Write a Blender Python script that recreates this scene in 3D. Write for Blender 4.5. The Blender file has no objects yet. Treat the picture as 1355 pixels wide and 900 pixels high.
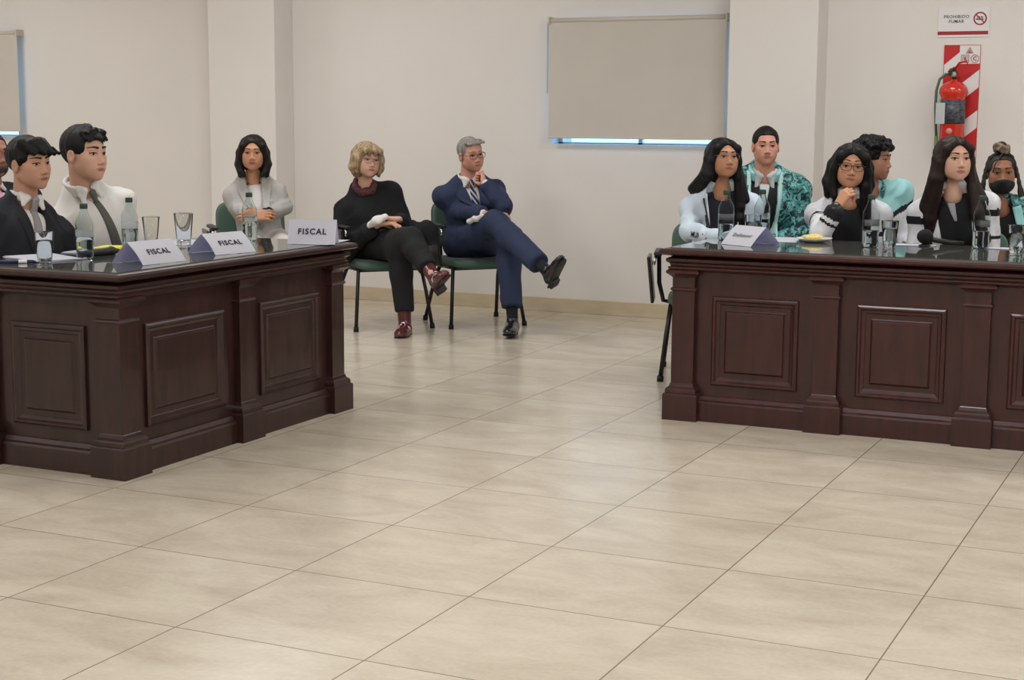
import bpy, bmesh, math, random
import numpy as np
from mathutils import Vector, Matrix
C = bpy.context.scene.collection
PI = math.pi
rnd = random.Random(7)
# ------------------------------------------------------------------ camera geometry (metres)
CAM = np.array([3.19230435, -3.33619879, 1.39941676])
FPX = 2061.8685; PITCH = 0.143806862; ROLL = 0.0053799474; YAW = -0.440943547
W_, H_ = 1355.0, 900.0
def cam_axes():
    cy, sy = math.cos(YAW), math.sin(YAW)
    fw = np.array([sy*math.cos(PITCH), cy*math.cos(PITCH), -math.sin(PITCH)])
    ri = np.array([cy, -sy, 0.0]); up = np.cross(ri, fw)
    return ri*math.cos(ROLL)+up*math.sin(ROLL), -ri*math.sin(ROLL)+up*math.cos(ROLL), fw
RI, UP, FW = cam_axes()
def at(u, v, Y=None, X=None, Z=None):
    """world point seen at photo position (u,v) on the plane y=Y, x=X or z=Z"""
    d = FW + RI*(u-W_/2)/FPX + UP*(H_/2-v)/FPX
    t = (Y-CAM[1])/d[1] if Y is not None else (X-CAM[0])/d[0] if X is not None else (Z-CAM[2])/d[2]
    return CAM + d*t
# ------------------------------------------------------------------ materials
def lin(c):
    return tuple(((x/255.0)/12.92 if x/255.0 <= .04045 else (((x/255.0)+.055)/1.055)**2.4) for x in c)+(1.0,)
MATS = {}
def mat(name, rgb, rough=.5, metal=0., spec=.5, var=0., vscale=30., vstretch=(1,1,1), bump=0., bscale=200., bstretch=(1,1,1), trans=0., ior=1.45, coat=0., sheen=0., sss=0., rgb2=None):
    if name in MATS: return MATS[name]
    m = bpy.data.materials.new(name); m.use_nodes = True
    nt = m.node_tree; b = nt.nodes['Principled BSDF']
    b.inputs['Base Color'].default_value = lin(rgb); b.inputs['Roughness'].default_value = rough
    b.inputs['Metallic'].default_value = metal; b.inputs['IOR'].default_value = ior
    b.inputs['Transmission Weight'].default_value = trans; b.inputs['Coat Weight'].default_value = coat
    b.inputs['Specular IOR Level'].default_value = spec
    b.inputs['Sheen Weight'].default_value = sheen; b.inputs['Sheen Roughness'].default_value = .4
    if sss: b.inputs['Subsurface Weight'].default_value = sss; b.inputs['Subsurface Radius'].default_value = (.012,.005,.003)
    tc = nt.nodes.new('ShaderNodeTexCoord')
    def noise(scale, stretch, detail=4):
        mp = nt.nodes.new('ShaderNodeMapping'); mp.inputs['Scale'].default_value = stretch
        nt.links.new(tc.outputs['Object'], mp.inputs['Vector'])
        n = nt.nodes.new('ShaderNodeTexNoise'); n.inputs['Scale'].default_value = scale; n.inputs['Detail'].default_value = detail
        nt.links.new(mp.outputs['Vector'], n.inputs['Vector']); return n
    if var or rgb2:
        n = noise(vscale, vstretch); r = nt.nodes.new('ShaderNodeValToRGB')
        c = lin(rgb); c2 = lin(rgb2) if rgb2 else tuple(x*(1+var) for x in c[:3])+(1,)
        c1 = c if rgb2 else tuple(x*(1-var) for x in c[:3])+(1,)
        r.color_ramp.elements[0].color = c1; r.color_ramp.elements[1].color = c2
        r.color_ramp.elements[0].position = .35; r.color_ramp.elements[1].position = .65
        nt.links.new(n.outputs['Fac'], r.inputs['Fac']); nt.links.new(r.outputs['Color'], b.inputs['Base Color'])
    if bump:
        n = noise(bscale, bstretch); bp = nt.nodes.new('ShaderNodeBump'); bp.inputs['Strength'].default_value = bump
        bp.inputs['Distance'].default_value = .002
        nt.links.new(n.outputs['Fac'], bp.inputs['Height']); nt.links.new(bp.outputs['Normal'], b.inputs['Normal'])
    MATS[name] = m; return m
# ------------------------------------------------------------------ object helpers
def newobj(name, me, parent=None):
    o = bpy.data.objects.new(name, me); C.objects.link(o)
    if parent is not None: o.parent = parent
    return o
def mesh_np(name, V, F, material, parent=None, smooth=True):
    """V (n,3) in world space; F list/array of quads or tris; parented meshes are stored relative to their Empty"""
    V = np.asarray(V, dtype=np.float64)
    if parent is not None: V = V-np.array(world_loc(parent))
    me = bpy.data.meshes.new(name)
    if isinstance(F, np.ndarray):
        k = F.shape[1]; n = len(F)
        me.vertices.add(len(V)); me.vertices.foreach_set('co', V.astype(np.float32).ravel())
        me.loops.add(n*k); me.loops.foreach_set('vertex_index', F.astype(np.int32).ravel())
        me.polygons.add(n); me.polygons.foreach_set('loop_start', np.arange(0, n*k, k, dtype=np.int32))
        me.update(calc_edges=True); me.validate()
    else:
        me.from_pydata([tuple(v) for v in V], [], [tuple(f) for f in F]); me.update()
    if smooth: me.polygons.foreach_set('use_smooth', np.ones(len(me.polygons), dtype=bool))
    me.materials.append(material)
    return newobj(name, me, parent)
LOC = {}
def world_loc(o): return (0,0,0) if o is None else LOC[o.name] if o.name in LOC else world_loc(o.parent)
def tag(o, label=None, cat=None, group=None, kind=None):
    if label: o['label'] = label
    if cat: o['category'] = cat
    if group: o['group'] = group
    if kind: o['kind'] = kind
    return o
def thing(name, label, cat, loc=(0,0,0), rz=0., group=None):
    o = newobj(name, None); o.location = loc; o.rotation_euler = (0,0,rz); o.empty_display_size = .1
    return tag(o, label, cat, group)
def bm_obj(name, bm, material, parent=None, smooth=False):
    me = bpy.data.meshes.new(name)
    bmesh.ops.recalc_face_normals(bm, faces=bm.faces[:])
    bm.to_mesh(me); bm.free()
    if smooth: me.polygons.foreach_set('use_smooth', [True]*len(me.polygons))
    for m in (material if isinstance(material, (list, tuple)) else [material]): me.materials.append(m)
    return newobj(name, me, parent)
def add_box(bm, c, s, bevel=0., seg=2, rot=None, mi=0):
    r = bmesh.ops.create_cube(bm, size=1.0); vs = r['verts']
    for v in vs: v.co = Vector((v.co.x*s[0], v.co.y*s[1], v.co.z*s[2]))
    fs = list({f for v in vs for f in v.link_faces})
    if bevel:
        es = list({e for v in vs for e in v.link_edges})
        rr = bmesh.ops.bevel(bm, geom=es, offset=bevel, segments=seg, affect='EDGES', profile=.5)
        vs = list({v for f in rr['faces'] for v in f.verts} | {v for v in vs if v.is_valid})
        fs = list({f for v in vs for f in v.link_faces})
    M = Matrix.Translation(Vector(c)) @ (rot.to_4x4() if rot is not None else Matrix.Identity(4))
    for v in vs: v.co = M @ v.co
    for f in fs: f.material_index = mi
    return vs
def box2(bm, lo, hi, bevel=0., seg=2, mi=0):
    return add_box(bm, [(a+b)/2 for a, b in zip(lo, hi)], [abs(b-a) for a, b in zip(lo, hi)], bevel, seg, mi=mi)
def tube_np(pts, rad, seg=8, flat=None, caps=True):
    """swept tube; rad scalar or list; returns V,F"""
    P = [np.array(p, float) for p in pts]; n = len(P)
    R = [rad]*n if np.isscalar(rad) else list(rad)
    V = []; F = []; prev = None
    for i in range(n):
        t = P[min(i+1, n-1)]-P[max(i-1, 0)]; t = t/(np.linalg.norm(t)+1e-9)
        if prev is None:
            a = np.array([0,0,1.]) if abs(t[2]) < .9 else np.array([1.,0,0]); u = np.cross(t, a)
        else: u = prev-t*np.dot(prev, t)
        u = u/(np.linalg.norm(u)+1e-9); prev = u; w = np.cross(t, u)
        for k in range(seg):
            a = 2*PI*k/seg; V.append(P[i]+R[i]*(u*math.cos(a)+w*math.sin(a)*(flat or 1)))
    for i in range(n-1):
        for k in range(seg):
            a = i*seg+k; b = i*seg+(k+1) % seg; F.append((a, b, b+seg, a+seg))
    if caps:
        F.append(tuple(range(seg))[::-1]); F.append(tuple(range((n-1)*seg, n*seg)))
    return V, F
def join_np(parts):
    V = []; F = []
    for v, f in parts:
        o = len(V); V += list(v); F += [tuple(i+o for i in g) for g in f]
    return V, F
def add_tube(bm, pts, rad, seg=8, mi=0, caps=True):
    V, F = tube_np(pts, rad, seg, caps=caps)
    vs = [bm.verts.new(tuple(v)) for v in V]
    for f in F:
        try: g = bm.faces.new([vs[i] for i in f]); g.material_index = mi; g.smooth = len(f) == 4
        except ValueError: pass
    return vs
def add_lathe(bm, prof, c=(0,0,0), seg=24, mi=0):
    """prof list of (r,z) ; closed at r==0 ends"""
    rings = []
    for r, z in prof:
        if r < 1e-6: rings.append([bm.verts.new((c[0], c[1], c[2]+z))])
        else: rings.append([bm.verts.new((c[0]+r*math.cos(2*PI*k/seg), c[1]+r*math.sin(2*PI*k/seg), c[2]+z)) for k in range(seg)])
    for a, b in zip(rings[:-1], rings[1:]):
        for k in range(seg):
            k2 = (k+1) % seg
            q = [a[0], b[k], b[k2]] if len(a) == 1 and len(b) > 1 else [a[k], a[k2], b[0]] if len(b) == 1 and len(a) > 1 else [a[k], a[k2], b[k2], b[k]] if len(a) > 1 else None
            if q:
                f = bm.faces.new(q); f.smooth = True; f.material_index = mi
def text_obj(name, s, size, material, parent, loc, xdir, ydir, bold=.0, align='CENTER', extrude=.0004, shear=0., space=1.0):
    cu = bpy.data.curves.new(name+'_c', 'FONT'); cu.body = s; cu.size = size; cu.align_x = align; cu.align_y = 'CENTER'
    cu.offset = bold; cu.extrude = extrude; cu.shear = shear; cu.resolution_u = 3; cu.space_character = space
    t = bpy.data.objects.new(name+'_t', cu); C.objects.link(t)
    bpy.context.view_layer.update()
    me = bpy.data.meshes.new_from_object(t.evaluated_get(bpy.context.evaluated_depsgraph_get()))
    bpy.data.objects.remove(t); bpy.data.curves.remove(cu)
    x = Vector(xdir).normalized(); y = Vector(ydir).normalized(); z = x.cross(y)
    M = Matrix((x, y, z)).transposed().to_4x4(); M.translation = Vector(loc)
    me.transform(M); me.materials.clear(); me.materials.append(material); me.name = name
    return newobj(name, me, parent)
# ------------------------------------------------------------------ signed distance modelling
def nz(v):
    v = np.asarray(v, float); return v/(np.linalg.norm(v)+1e-12)
class Field:
    def __init__(s): s.p = []
    def cap(s, a, b, ra, rb=None, k=.02, op=0, flat=None):
        """tapered capsule; flat=(axis, factor) squeezes it along an axis"""
        a = np.array(a, float); b = np.array(b, float); rb = ra if rb is None else rb
        m = max(ra, rb); f = flat[1] if flat else 1
        ext = m*max(1, f)
        s.p.append(('cap', (a, b, ra, rb, flat), np.minimum(a, b)-ext, np.maximum(a, b)+ext, k, op)); return s
    def ell(s, c, r, M=None, k=.02, op=0):
        c = np.array(c, float); r = np.array(r, float); M = np.eye(3) if M is None else np.array(M, float)  # rows = local axes
        e = np.sqrt(((M*r[:, None])**2).sum(0))
        s.p.append(('ell', (c, r, M), c-e, c+e, k, op)); return s
    def box(s, c, h, rr, M=None, k=.01, op=0):
        c = np.array(c, float); h = np.array(h, float); M = np.eye(3) if M is None else np.array(M, float)
        e = (np.abs(M)*h[:, None]).sum(0)
        s.p.append(('box', (c, h, rr, M), c-e, c+e, k, op)); return s
    def chain(s, pts, rads, k=.02, op=0, flat=None):
        for i in range(len(pts)-1): s.cap(pts[i], pts[i+1], rads[i], rads[i+1], k, op, flat)
        return s
    def cut(s, p, n, k=.004):
        """keep the side opposite to n"""
        s.p.append(('cut', (np.array(p, float), nz(n)), None, None, k, 2)); return s
    def fn(s, f, lo, hi, k=.01, op=1):
        s.p.append(('fn', (f,), np.array(lo, float), np.array(hi, float), k, op)); return s
    @staticmethod
    def _d(kind, a, X, Y, Z):
        if kind == 'cap':
            p, q, ra, rb, flat = a; ab = q-p; L = ab@ab+1e-12
            dx, dy, dz = X-p[0], Y-p[1], Z-p[2]
            h = np.clip((dx*ab[0]+dy*ab[1]+dz*ab[2])/L, 0, 1)
            dx = dx-h*ab[0]; dy = dy-h*ab[1]; dz = dz-h*ab[2]
            if flat:
                n, f = flat; t = (dx*n[0]+dy*n[1]+dz*n[2])*(1/f-1)
                dx = dx+t*n[0]; dy = dy+t*n[1]; dz = dz+t*n[2]
                return (np.sqrt(dx*dx+dy*dy+dz*dz)-(ra+(rb-ra)*h))*min(1, f+.25)
            return np.sqrt(dx*dx+dy*dy+dz*dz)-(ra+(rb-ra)*h)
        if kind == 'ell':
            c, r, M = a; dx, dy, dz = X-c[0], Y-c[1], Z-c[2]
            l = [(dx*M[i, 0]+dy*M[i, 1]+dz*M[i, 2])/r[i] for i in range(3)]
            k0 = np.sqrt(l[0]**2+l[1]**2+l[2]**2); k1 = np.sqrt((l[0]/r[0])**2+(l[1]/r[1])**2+(l[2]/r[2])**2)+1e-9
            return k0*(k0-1)/k1
        if kind == 'box':
            c, h, rr, M = a; dx, dy, dz = X-c[0], Y-c[1], Z-c[2]
            q = [np.abs(dx*M[i, 0]+dy*M[i, 1]+dz*M[i, 2])-h[i]+rr for i in range(3)]
            return np.sqrt(sum(np.maximum(t, 0)**2 for t in q))+np.minimum(np.maximum(np.maximum(q[0], q[1]), q[2]), 0)-rr
        if kind == 'cut':
            p, n = a; return (X-p[0])*n[0]+(Y-p[1])*n[1]+(Z-p[2])*n[2]
        return a[0](X, Y, Z)
    @staticmethod
    def _comb(D, d, k, op):
        if op == 0:
            h = np.maximum(k-np.abs(D-d), 0)/k; return np.minimum(D, d)-h*h*k*.25
        if op == 1: d = -d
        h = np.maximum(k-np.abs(D-d), 0)/k; return np.maximum(D, d)+h*h*k*.25
    def ev(s, P):
        P = np.asarray(P, float); X, Y, Z = P[..., 0], P[..., 1], P[..., 2]
        D = np.full(X.shape, 1.0)
        for kind, a, lo, hi, k, op in s.p: D = s._comb(D, s._d(kind, a, X, Y, Z), k, op)
        return D
    def bounds(s):
        lo = np.min([q[2] for q in s.p if q[5] == 0], axis=0); hi = np.max([q[3] for q in s.p if q[5] == 0], axis=0); return lo, hi
    def mesh(s, h=.008, fine=(), pad=.02, lo=None, hi=None):
        l0, h0 = s.bounds()
        lo = l0-pad if lo is None else np.maximum(l0-pad, lo); hi = h0+pad if hi is None else np.minimum(h0+pad, hi)
        ax = []
        for i in range(3):
            xs = [lo[i]]
            while xs[-1] < hi[i]:
                st = h
                for fl, fh, hf in fine:
                    if fl[i]-hf <= xs[-1] <= fh[i]: st = min(st, hf)
                xs.append(xs[-1]+st)
            ax.append(np.array(xs))
        D = np.full([len(a) for a in ax], 1.0, dtype=np.float32)
        for kind, a, plo, phi, k, op in s.p:
            if plo is None: sl = (slice(None),)*3
            else:
                m = k+.025
                sl = tuple(slice(max(0, int(np.searchsorted(ax[i], plo[i]-m))), int(np.searchsorted(ax[i], phi[i]+m))+1) for i in range(3))
            X = ax[0][sl[0]][:, None, None]; Y = ax[1][sl[1]][None, :, None]; Z = ax[2][sl[2]][None, None, :]
            if min(X.size, Y.size, Z.size) == 0: continue
            D[sl] = s._comb(D[sl], s._d(kind, a, X, Y, Z), k, op)
        return nets(D, ax)
def nets(D, ax):
    s = (D < 0)
    n = s[:-1,:-1,:-1].astype(np.int8)
    for i, j, k in ((1,0,0),(0,1,0),(1,1,0),(0,0,1),(1,0,1),(0,1,1),(1,1,1)):
        n = n+s[i:s.shape[0]-1+i, j:s.shape[1]-1+j, k:s.shape[2]-1+k]
    act = (n > 0) & (n < 8); idx = np.argwhere(act)
    ids = np.full(act.shape, -1, np.int32); ids[act] = np.arange(len(idx))
    off = [(i, j, k) for i in (0, 1) for j in (0, 1) for k in (0, 1)]
    vals = np.stack([D[idx[:, 0]+o[0], idx[:, 1]+o[1], idx[:, 2]+o[2]] for o in off], 1).astype(float)
    pos = np.stack([np.stack([ax[a][idx[:, a]+o[a]] for a in range(3)], 1) for o in off], 1)
    acc = np.zeros((len(idx), 3)); cnt = np.zeros(len(idx))
    for a in range(8):
        for b in range(a+1, 8):
            if sum(x != y for x, y in zip(off[a], off[b])) != 1: continue
            va, vb = vals[:, a], vals[:, b]; c = (va < 0) != (vb < 0)
            t = np.where(c, va/(va-vb+1e-12), 0)[:, None]
            acc += np.where(c[:, None], pos[:, a]*(1-t)+pos[:, b]*t, 0); cnt += c
    V = acc/np.maximum(cnt, 1)[:, None]
    Q = []
    for a in range(3):
        b, c = (a+1) % 3, (a+2) % 3
        sa = [slice(None)]*3; sb = [slice(None)]*3; sa[a] = slice(0, -1); sb[a] = slice(1, None)
        for q in (b, c): sa[q] = slice(1, -1); sb[q] = slice(1, -1)
        A = s[tuple(sa)]; B = s[tuple(sb)]; ch = np.argwhere(A != B)
        if not len(ch): continue
        inside = A[tuple(ch.T)]
        g = ch.copy(); g[:, b] += 1; g[:, c] += 1
        def cell(db, dc):
            h = g.copy(); h[:, b] -= db; h[:, c] -= dc; return ids[tuple(h.T)]
        q = np.stack([cell(1, 1), cell(0, 1), cell(0, 0), cell(1, 0)], 1)
        q[~inside] = q[~inside][:, ::-1]
        Q.append(q)
    Q = np.concatenate(Q); return V, Q[(Q >= 0).all(1)]
def vnormals(V, Q):
    N = np.zeros_like(V); fn = np.cross(V[Q[:, 2]]-V[Q[:, 0]], V[Q[:, 3]]-V[Q[:, 1]])
    for i in range(4): np.add.at(N, Q[:, i], fn)
    return N/(np.linalg.norm(N, axis=1, keepdims=True)+1e-12)
_rs = np.random.RandomState(3); _T = _rs.rand(4096)
def vnoise(P):
    """value noise, P (n,3) -> (-1,1)"""
    I = np.floor(P).astype(np.int64); f = P-I; f = f*f*(3-2*f)
    def h(i, j, k): return _T[(i*73856093 ^ j*19349663 ^ k*83492791) & 4095]
    r = 0
    for a in (0, 1):
        for b in (0, 1):
            for c in (0, 1):
                w = (f[:, 0] if a else 1-f[:, 0])*(f[:, 1] if b else 1-f[:, 1])*(f[:, 2] if c else 1-f[:, 2])
                r = r+w*h(I[:, 0]+a, I[:, 1]+b, I[:, 2]+c)
    return r*2-1
def smooth_np(V, Q, it=1, lam=.5):
    for _ in range(it):
        A = np.zeros_like(V); n = np.zeros(len(V))
        for i in range(4):
            for j in ((i+1) % 4, (i+3) % 4):
                np.add.at(A, Q[:, i], V[Q[:, j]]); np.add.at(n, Q[:, i], 1)
        V = V+(A/np.maximum(n, 1)[:, None]-V)*lam
    return V
def folds(V, Q, amp=.006, sc=14., seed=0, ridge=True, wt=1.):
    """cloth wrinkles: warped ridged noise pushed along the normals"""
    N = vnormals(V, Q); P = V+seed*3.7
    w = np.stack([vnoise(P*4+9), vnoise(P*4+31), vnoise(P*4+57)], 1)*.12
    q = (P+w)*np.array([sc, sc, sc*.5])
    r = vnoise(q)
    if ridge: r = (1-np.abs(r)*2.2)
    r = r*.75+.3*vnoise(q*2.1+5)
    return V+N*(wt*amp*np.clip(r, -1.2, 1.2)*.6)[:, None]
# ------------------------------------------------------------------ people
def rot_about(v, ax, a):
    ax = nz(ax); v = np.array(v, float)
    return v*math.cos(a)+np.cross(ax, v)*math.sin(a)+ax*(ax@v)*(1-math.cos(a))
def march(field, P, D, n=40, off=0.):
    P = np.array(P, float).copy()
    for _ in range(n):
        d = field.ev(P)-off; P = P+D*np.clip(d, -.02, .06)[..., None]*.85
    return P
def sheet(P, D, thick):
    """closed sheet from a grid of points P (r,c,3), thickened along +D"""
    r, c = P.shape[:2]; A = P.reshape(-1, 3); B = A+np.asarray(D)*thick; V = np.vstack([A, B]); n = r*c; F = []
    for i in range(r-1):
        for j in range(c-1):
            a = i*c+j; F.append((a, a+1, a+c+1, a+c)); F.append((n+a, n+a+c, n+a+c+1, n+a+1))
    rim = [j for j in range(c)]+[i*c+c-1 for i in range(1, r)]+[(r-1)*c+j for j in range(c-2, -1, -1)]+[i*c for i in range(r-2, 0, -1)]
    for a, b in zip(rim, rim[1:]+rim[:1]): F.append((a, n+a, n+b, b))
    return V, F
class Person:
    def __init__(s, label, eye, yaw, pitch=0, roll=0, hs=1., pelvis=(0,0,.54), tyaw=0, sw=.18, b=1., female=False, skin=None, neck=.055, drop=.195, nfwd=.045, group=None, name='person', sd=0.):
        y, p, r = math.radians(yaw), math.radians(pitch), math.radians(roll)
        s.HF = np.array([math.cos(y)*math.cos(p), math.sin(y)*math.cos(p), math.sin(p)])
        X = nz(np.cross(s.HF, [0,0,1])); U = np.cross(X, s.HF)
        s.HX = X*math.cos(r)+U*math.sin(r); s.HU = -X*math.sin(r)+U*math.cos(r)     # roll>0: crown tips to the person's left
        s.hs = hs; s.E = at(eye[0], eye[1], Y=eye[2]); s.O = s.E-s.HF*.078*hs
        s.P = np.array(pelvis, float); t = math.radians(tyaw); f = np.array([math.cos(t), math.sin(t), 0])
        s.N = s.O-f*nfwd-np.array([0,0,drop])
        s.tU = nz(s.N-s.P); s.tX = nz(np.cross(f, s.tU)); s.tF = np.cross(s.tU, s.tX)
        s.sw = sw; s.b = b; s.female = female; s.skin = skin; s.neck = neck
        zs = (-.092 if female else -.076)-sd; s.S = {1: s.tp(sw, -.008, zs), -1: s.tp(-sw, -.008, zs)}; s.paintinfo = {}      # +1 right, -1 left
        s.hip = {1: s.P+s.tX*.09, -1: s.P-s.tX*.09}
        s.arms = {}; s.legs = {}; s.hands = {}
        s.root = thing(name, label, 'person', (float(s.P[0]), float(s.P[1]), 0.), 0, group)
        LOC[s.root.name] = (float(s.P[0]), float(s.P[1]), 0.)
        for q in (1, -1):
            s.arm(q, s.S[q]+s.tX*q*.03+s.tF*.04-np.array([0,0,.26]), s.hip[q]+f*.27+np.array([0,0,.115])-s.tX*q*.03)
            s.leg(q, s.hip[q]+f*.43+s.tX*q*.03+np.array([0,0,.0]), s.hip[q]*[1,1,0]+f*.47+s.tX*q*.04+np.array([0,0,.09]), f)
    def hp(s, x, y, z): return s.O+s.hs*(s.HX*x+s.HF*y+s.HU*z)
    def tp(s, x, y, z): return s.N+s.tX*x+s.tF*y+s.tU*z
    def arm(s, q, E, W, d=None, n=None, curl=(.25,.3,.2), thumb=.3):
        E = np.array(E, float); W = np.array(W, float); dd = nz(W-E)
        d = dd if d is None else nz(d); n = np.array([0,0,-1.]) if n is None else np.array(n, float)
        n = nz(n-d*(n@d)); s.arms[q] = (E, W); s.hands[q] = (W+d*.012, d, n, curl, thumb)
    def leg(s, q, K, A, fd, fu=(0,0,1)): 
        fd = nz(fd); fu = np.array(fu, float); fu = nz(fu-fd*(fu@fd)); s.legs[q] = (np.array(K, float), np.array(A, float), fd, fu)
    # -- fields
    def torso(s, F, g=0., k=.035):
        b = s.b; M = [s.tX, s.tF, s.tU]; L = np.linalg.norm(s.N-s.P)
        F.ell(s.P+s.tU*.02, (.165*b+g, .12*b+g, .125+g), M, k)
        F.ell(s.P+s.tU*L*.38, (.14*b+g, .105*b+g, .15+g), M, k)
        F.ell(s.tp(0, .008, -.19), (.150*b*s.sw/.18+g, .108*b+g, .16+g), M, k)
        F.cap(s.S[1], s.S[-1], (.036 if s.female else .042)*b+g, k=k)
        for q in (1, -1): F.cap(s.tp(q*.03, -.012, .025), s.S[q], .026+g, (.032 if s.female else .042)*b+g, k=.03)
        if s.female:
            for q in (1, -1): F.ell(s.tp(q*.066, .072, -.205), (.052+g, .046+g, .054+g), M, .05)
    def armf(s, F, q, g=0., end=None, r=(.05,.043,.038,.027), k=.03):
        E, W = s.arms[q]; b = s.b*(.92 if s.female else 1)
        F.cap(s.S[q], E, r[0]*b+g, r[1]*b+g, k=k if g < 0 else .055)
        W2 = W if end is None else W+nz(E-W)*end
        F.cap(E, W2, r[2]*b+g, r[3]*b+g*.8, k=.012)
    def legf(s, F, q, g=0., end=0., k=.03, r=(.088,.062,.055,.037)):
        K, A, fd, fu = s.legs[q]; b = s.b
        F.cap(s.hip[q], K, r[0]*b+g, r[1]*b+g, k=.05); A2 = A+nz(K-A)*end
        F.cap(K, A2, r[2]*b+g, r[3]*b+g, k=k); m = K*.68+A*.32; F.ell(m-fd*.012, (.05*b+g,)*3, None, .05)
    def headf(s, F):
        h = s.hs; M = [s.HX, s.HF, s.HU]; p = s.hp
        def e(c, r, k=.02, op=0): F.ell(p(*c), np.array(r)*h, M, k*h, op)
        def c(a, bb, ra, rb=None, k=.02): F.cap(p(*a), p(*bb), ra*h, (rb or ra)*h, k=k*h)
        F.cap(p(0,-.03,-.06), s.N-s.tU*.02, s.neck, s.neck*1.12, k=.03)
        e((0,-.012,.026), (.073,.090,.079), .03)
        e((0,.016,-.026), (.058,.069,.084), .022)
        for q in (1, -1):
            c((q*.050,.0,-.052), (q*.015,.058,-.090), .019, .016, .022)
            e((q*.038,.049,-.022), (.023,.025,.022), .03); e((q*.034,.042,-.056), (.025,.030,.030) if s.female else (.021,.028,.028), .03)
        e((0,.069,-.095), (.017,.015,.015), .018)
        c((-.032,.073,.022), (.032,.073,.022), .0115, k=.02)
        e((0,.073,-.062), (.028,.015,.022), .022)
        for q in (1, -1): e((q*.031,.094,.0), (.017,.014,.0095), .014, 1)
        c((0,.074,.012), (0,.094,-.032), .0062, .0088, .014)
        e((0,.096,-.035), (.0100,.0095,.0088), .008)
        for q in (1, -1): e((q*.0125,.089,-.040), (.0078,.009,.0062), .007)
        for q in (1, -1):
            e((q*.077,-.006,-.010), (.009,.019,.031), .008); e((q*.085,.0,-.006), (.005,.009,.016), .006, 1)
    def handf(s, F, q, g=0.):
        W, d, n, curl, th = s.hands[q]; t = np.cross(d, n)*q; z = .93 if s.female else 1.
        fl = (.95, 1.06, 1.0, .8); kn = (.086, .090, .086, .078)
        for i in range(4):
            o = .027-.0185*i; K = W+(d*kn[i]+t*o)*z-n*.002
            F.cap(W+t*(.012-.009*i)*z, K, .0135*z+g, .0105*z+g, k=.012)
            ax = np.cross(d, n); dd = d.copy(); P = K; a = 0
            sp = t*(.06-.04*i)
            for L, c_, r0, r1 in ((.043, curl[0], .0092, .0085), (.026, curl[1], .0085, .0078), (.021, curl[2], .0078, .0068)):
                a += c_*(1+.06*i); dd = nz(d*math.cos(a)+n*math.sin(a)+sp*math.cos(a)); Q = P+dd*L*fl[i]*z
                F.cap(P, Q, r0*z+g, r1*z+g, k=.0035); P = Q
        B = W+(t*.018+d*.012+n*.006)*z; v1 = nz(t*(.75-.5*th)+d*.75+n*(.25+.6*th)); Q = B+v1*.045*z
        F.cap(B, Q, .0145*z+g, .012*z+g, k=.012)
        v2 = nz(t*(.3-.5*th)+d*.85+n*(.2+.5*th)); R = Q+v2*.033*z; F.cap(Q, R, .0108*z+g, .0095*z+g, k=.005)
        v3 = nz(t*(.1-.6*th)+d*.9+n*(.2+.4*th)); F.cap(R, R+v3*.024*z, .0095*z+g, .0078*z+g, k=.004)
    def skinfield(s):
        F = Field(); s.torso(F, -.022)
        for q in (1, -1):
            s.armf(F, q, -.006, r=(.046,.04,.037,.024)); s.legf(F, q, -.012)
            K, A, fd, fu = s.legs[q]; F.cap(A-fu*.035, A+fd*.09-fu*.070, .020, .010, k=.008)
        for q in (1, -1): s.handf(F, q)
        s.headf(F); return F
    def body(s, hand_res=.0038, show_hands=(1, -1)):
        F = s.skinfield(); fine = [(s.O-.115*s.hs, s.O+.115*s.hs, .0031)]
        for q in show_hands:
            W, d, n, cu, th = s.hands[q]; c_ = W+d*.07+n*.02; fine.append((c_-.075, c_+.075, hand_res))
        V, Q = F.mesh(.011, fine)
        o = mesh_np('body', V, Q, s.skin, s.root); s.HFld = Field(); s.headf(s.HFld); return o
    # -- face details
    def fs(s, pts, off=0.):
        """points (x,z) on the face -> world, on the skin"""
        P = np.array([s.hp(x, .15, z) for x, z in pts]); return march(s.HFld, P, -s.HF, off=off*s.hs)
    def face(s, brow=(28,20,16), iris=(26,17,13), lip=(150,85,78), brow_r=.0028, brow_z=.0245, lash=.0022, gaze=(0,0), wide=1., lids=.0, lipr=.0048):
        h = s.hs; bm_ = mat('hair_%d_%d_%d' % brow, brow, .6)
        g = nz(s.HF+s.HX*gaze[0]+s.HU*gaze[1])
        for q in (1, -1):
            cp = s.fs([(q*.031, .0)])[0]; ec = cp-s.HF*.0075*h; r = .0125*h
            bm = bmesh.new(); bmesh.ops.create_uvsphere(bm, u_segments=16, v_segments=10, radius=r)
            add_lathe(bm, [(0, r*1.03), (.0032*h, r*1.01), (.0070*h, r*.86)], seg=14, mi=1)
            z = Vector(g); R = z.to_track_quat('Z', 'Y').to_matrix().to_4x4(); R.translation = Vector(ec-np.array(world_loc(s.root)))
            bmesh.ops.transform(bm, matrix=R, verts=bm.verts[:])
            bm_obj('eye', bm, [mat('eye_white', (176,166,158), .3), mat('iris_%d_%d_%d' % iris, iris, .2)], s.root, True)
            xs = np.linspace(-1, 1, 9)
            up = [(q*.031+.0165*x, .0068*math.sqrt(max(0, 1-x*x*.93))*(1-lids)-.0008) for x in xs]
            lo = [(q*.031+.0155*x, -.0066*math.sqrt(max(0, 1-x*x*.93))) for x in xs]
            ball = Field(); ball.ell(ec, (r*1.02,)*3)
            def lidpts(pp, off):
                A = np.array([s.hp(x, .15, z) for x, z in pp]); F = Field(); F.p = list(s.HFld.p)+[('ell', (ec, np.array([r*1.04]*3), np.eye(3)), ec-r, ec+r, .004, 0)]
                return march(F, A, -s.HF, off=off*h)
            U = lidpts(up, .0); U2 = lidpts([(x, z+.0035) for x, z in up], .0); L = lidpts(lo, .0)
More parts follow.
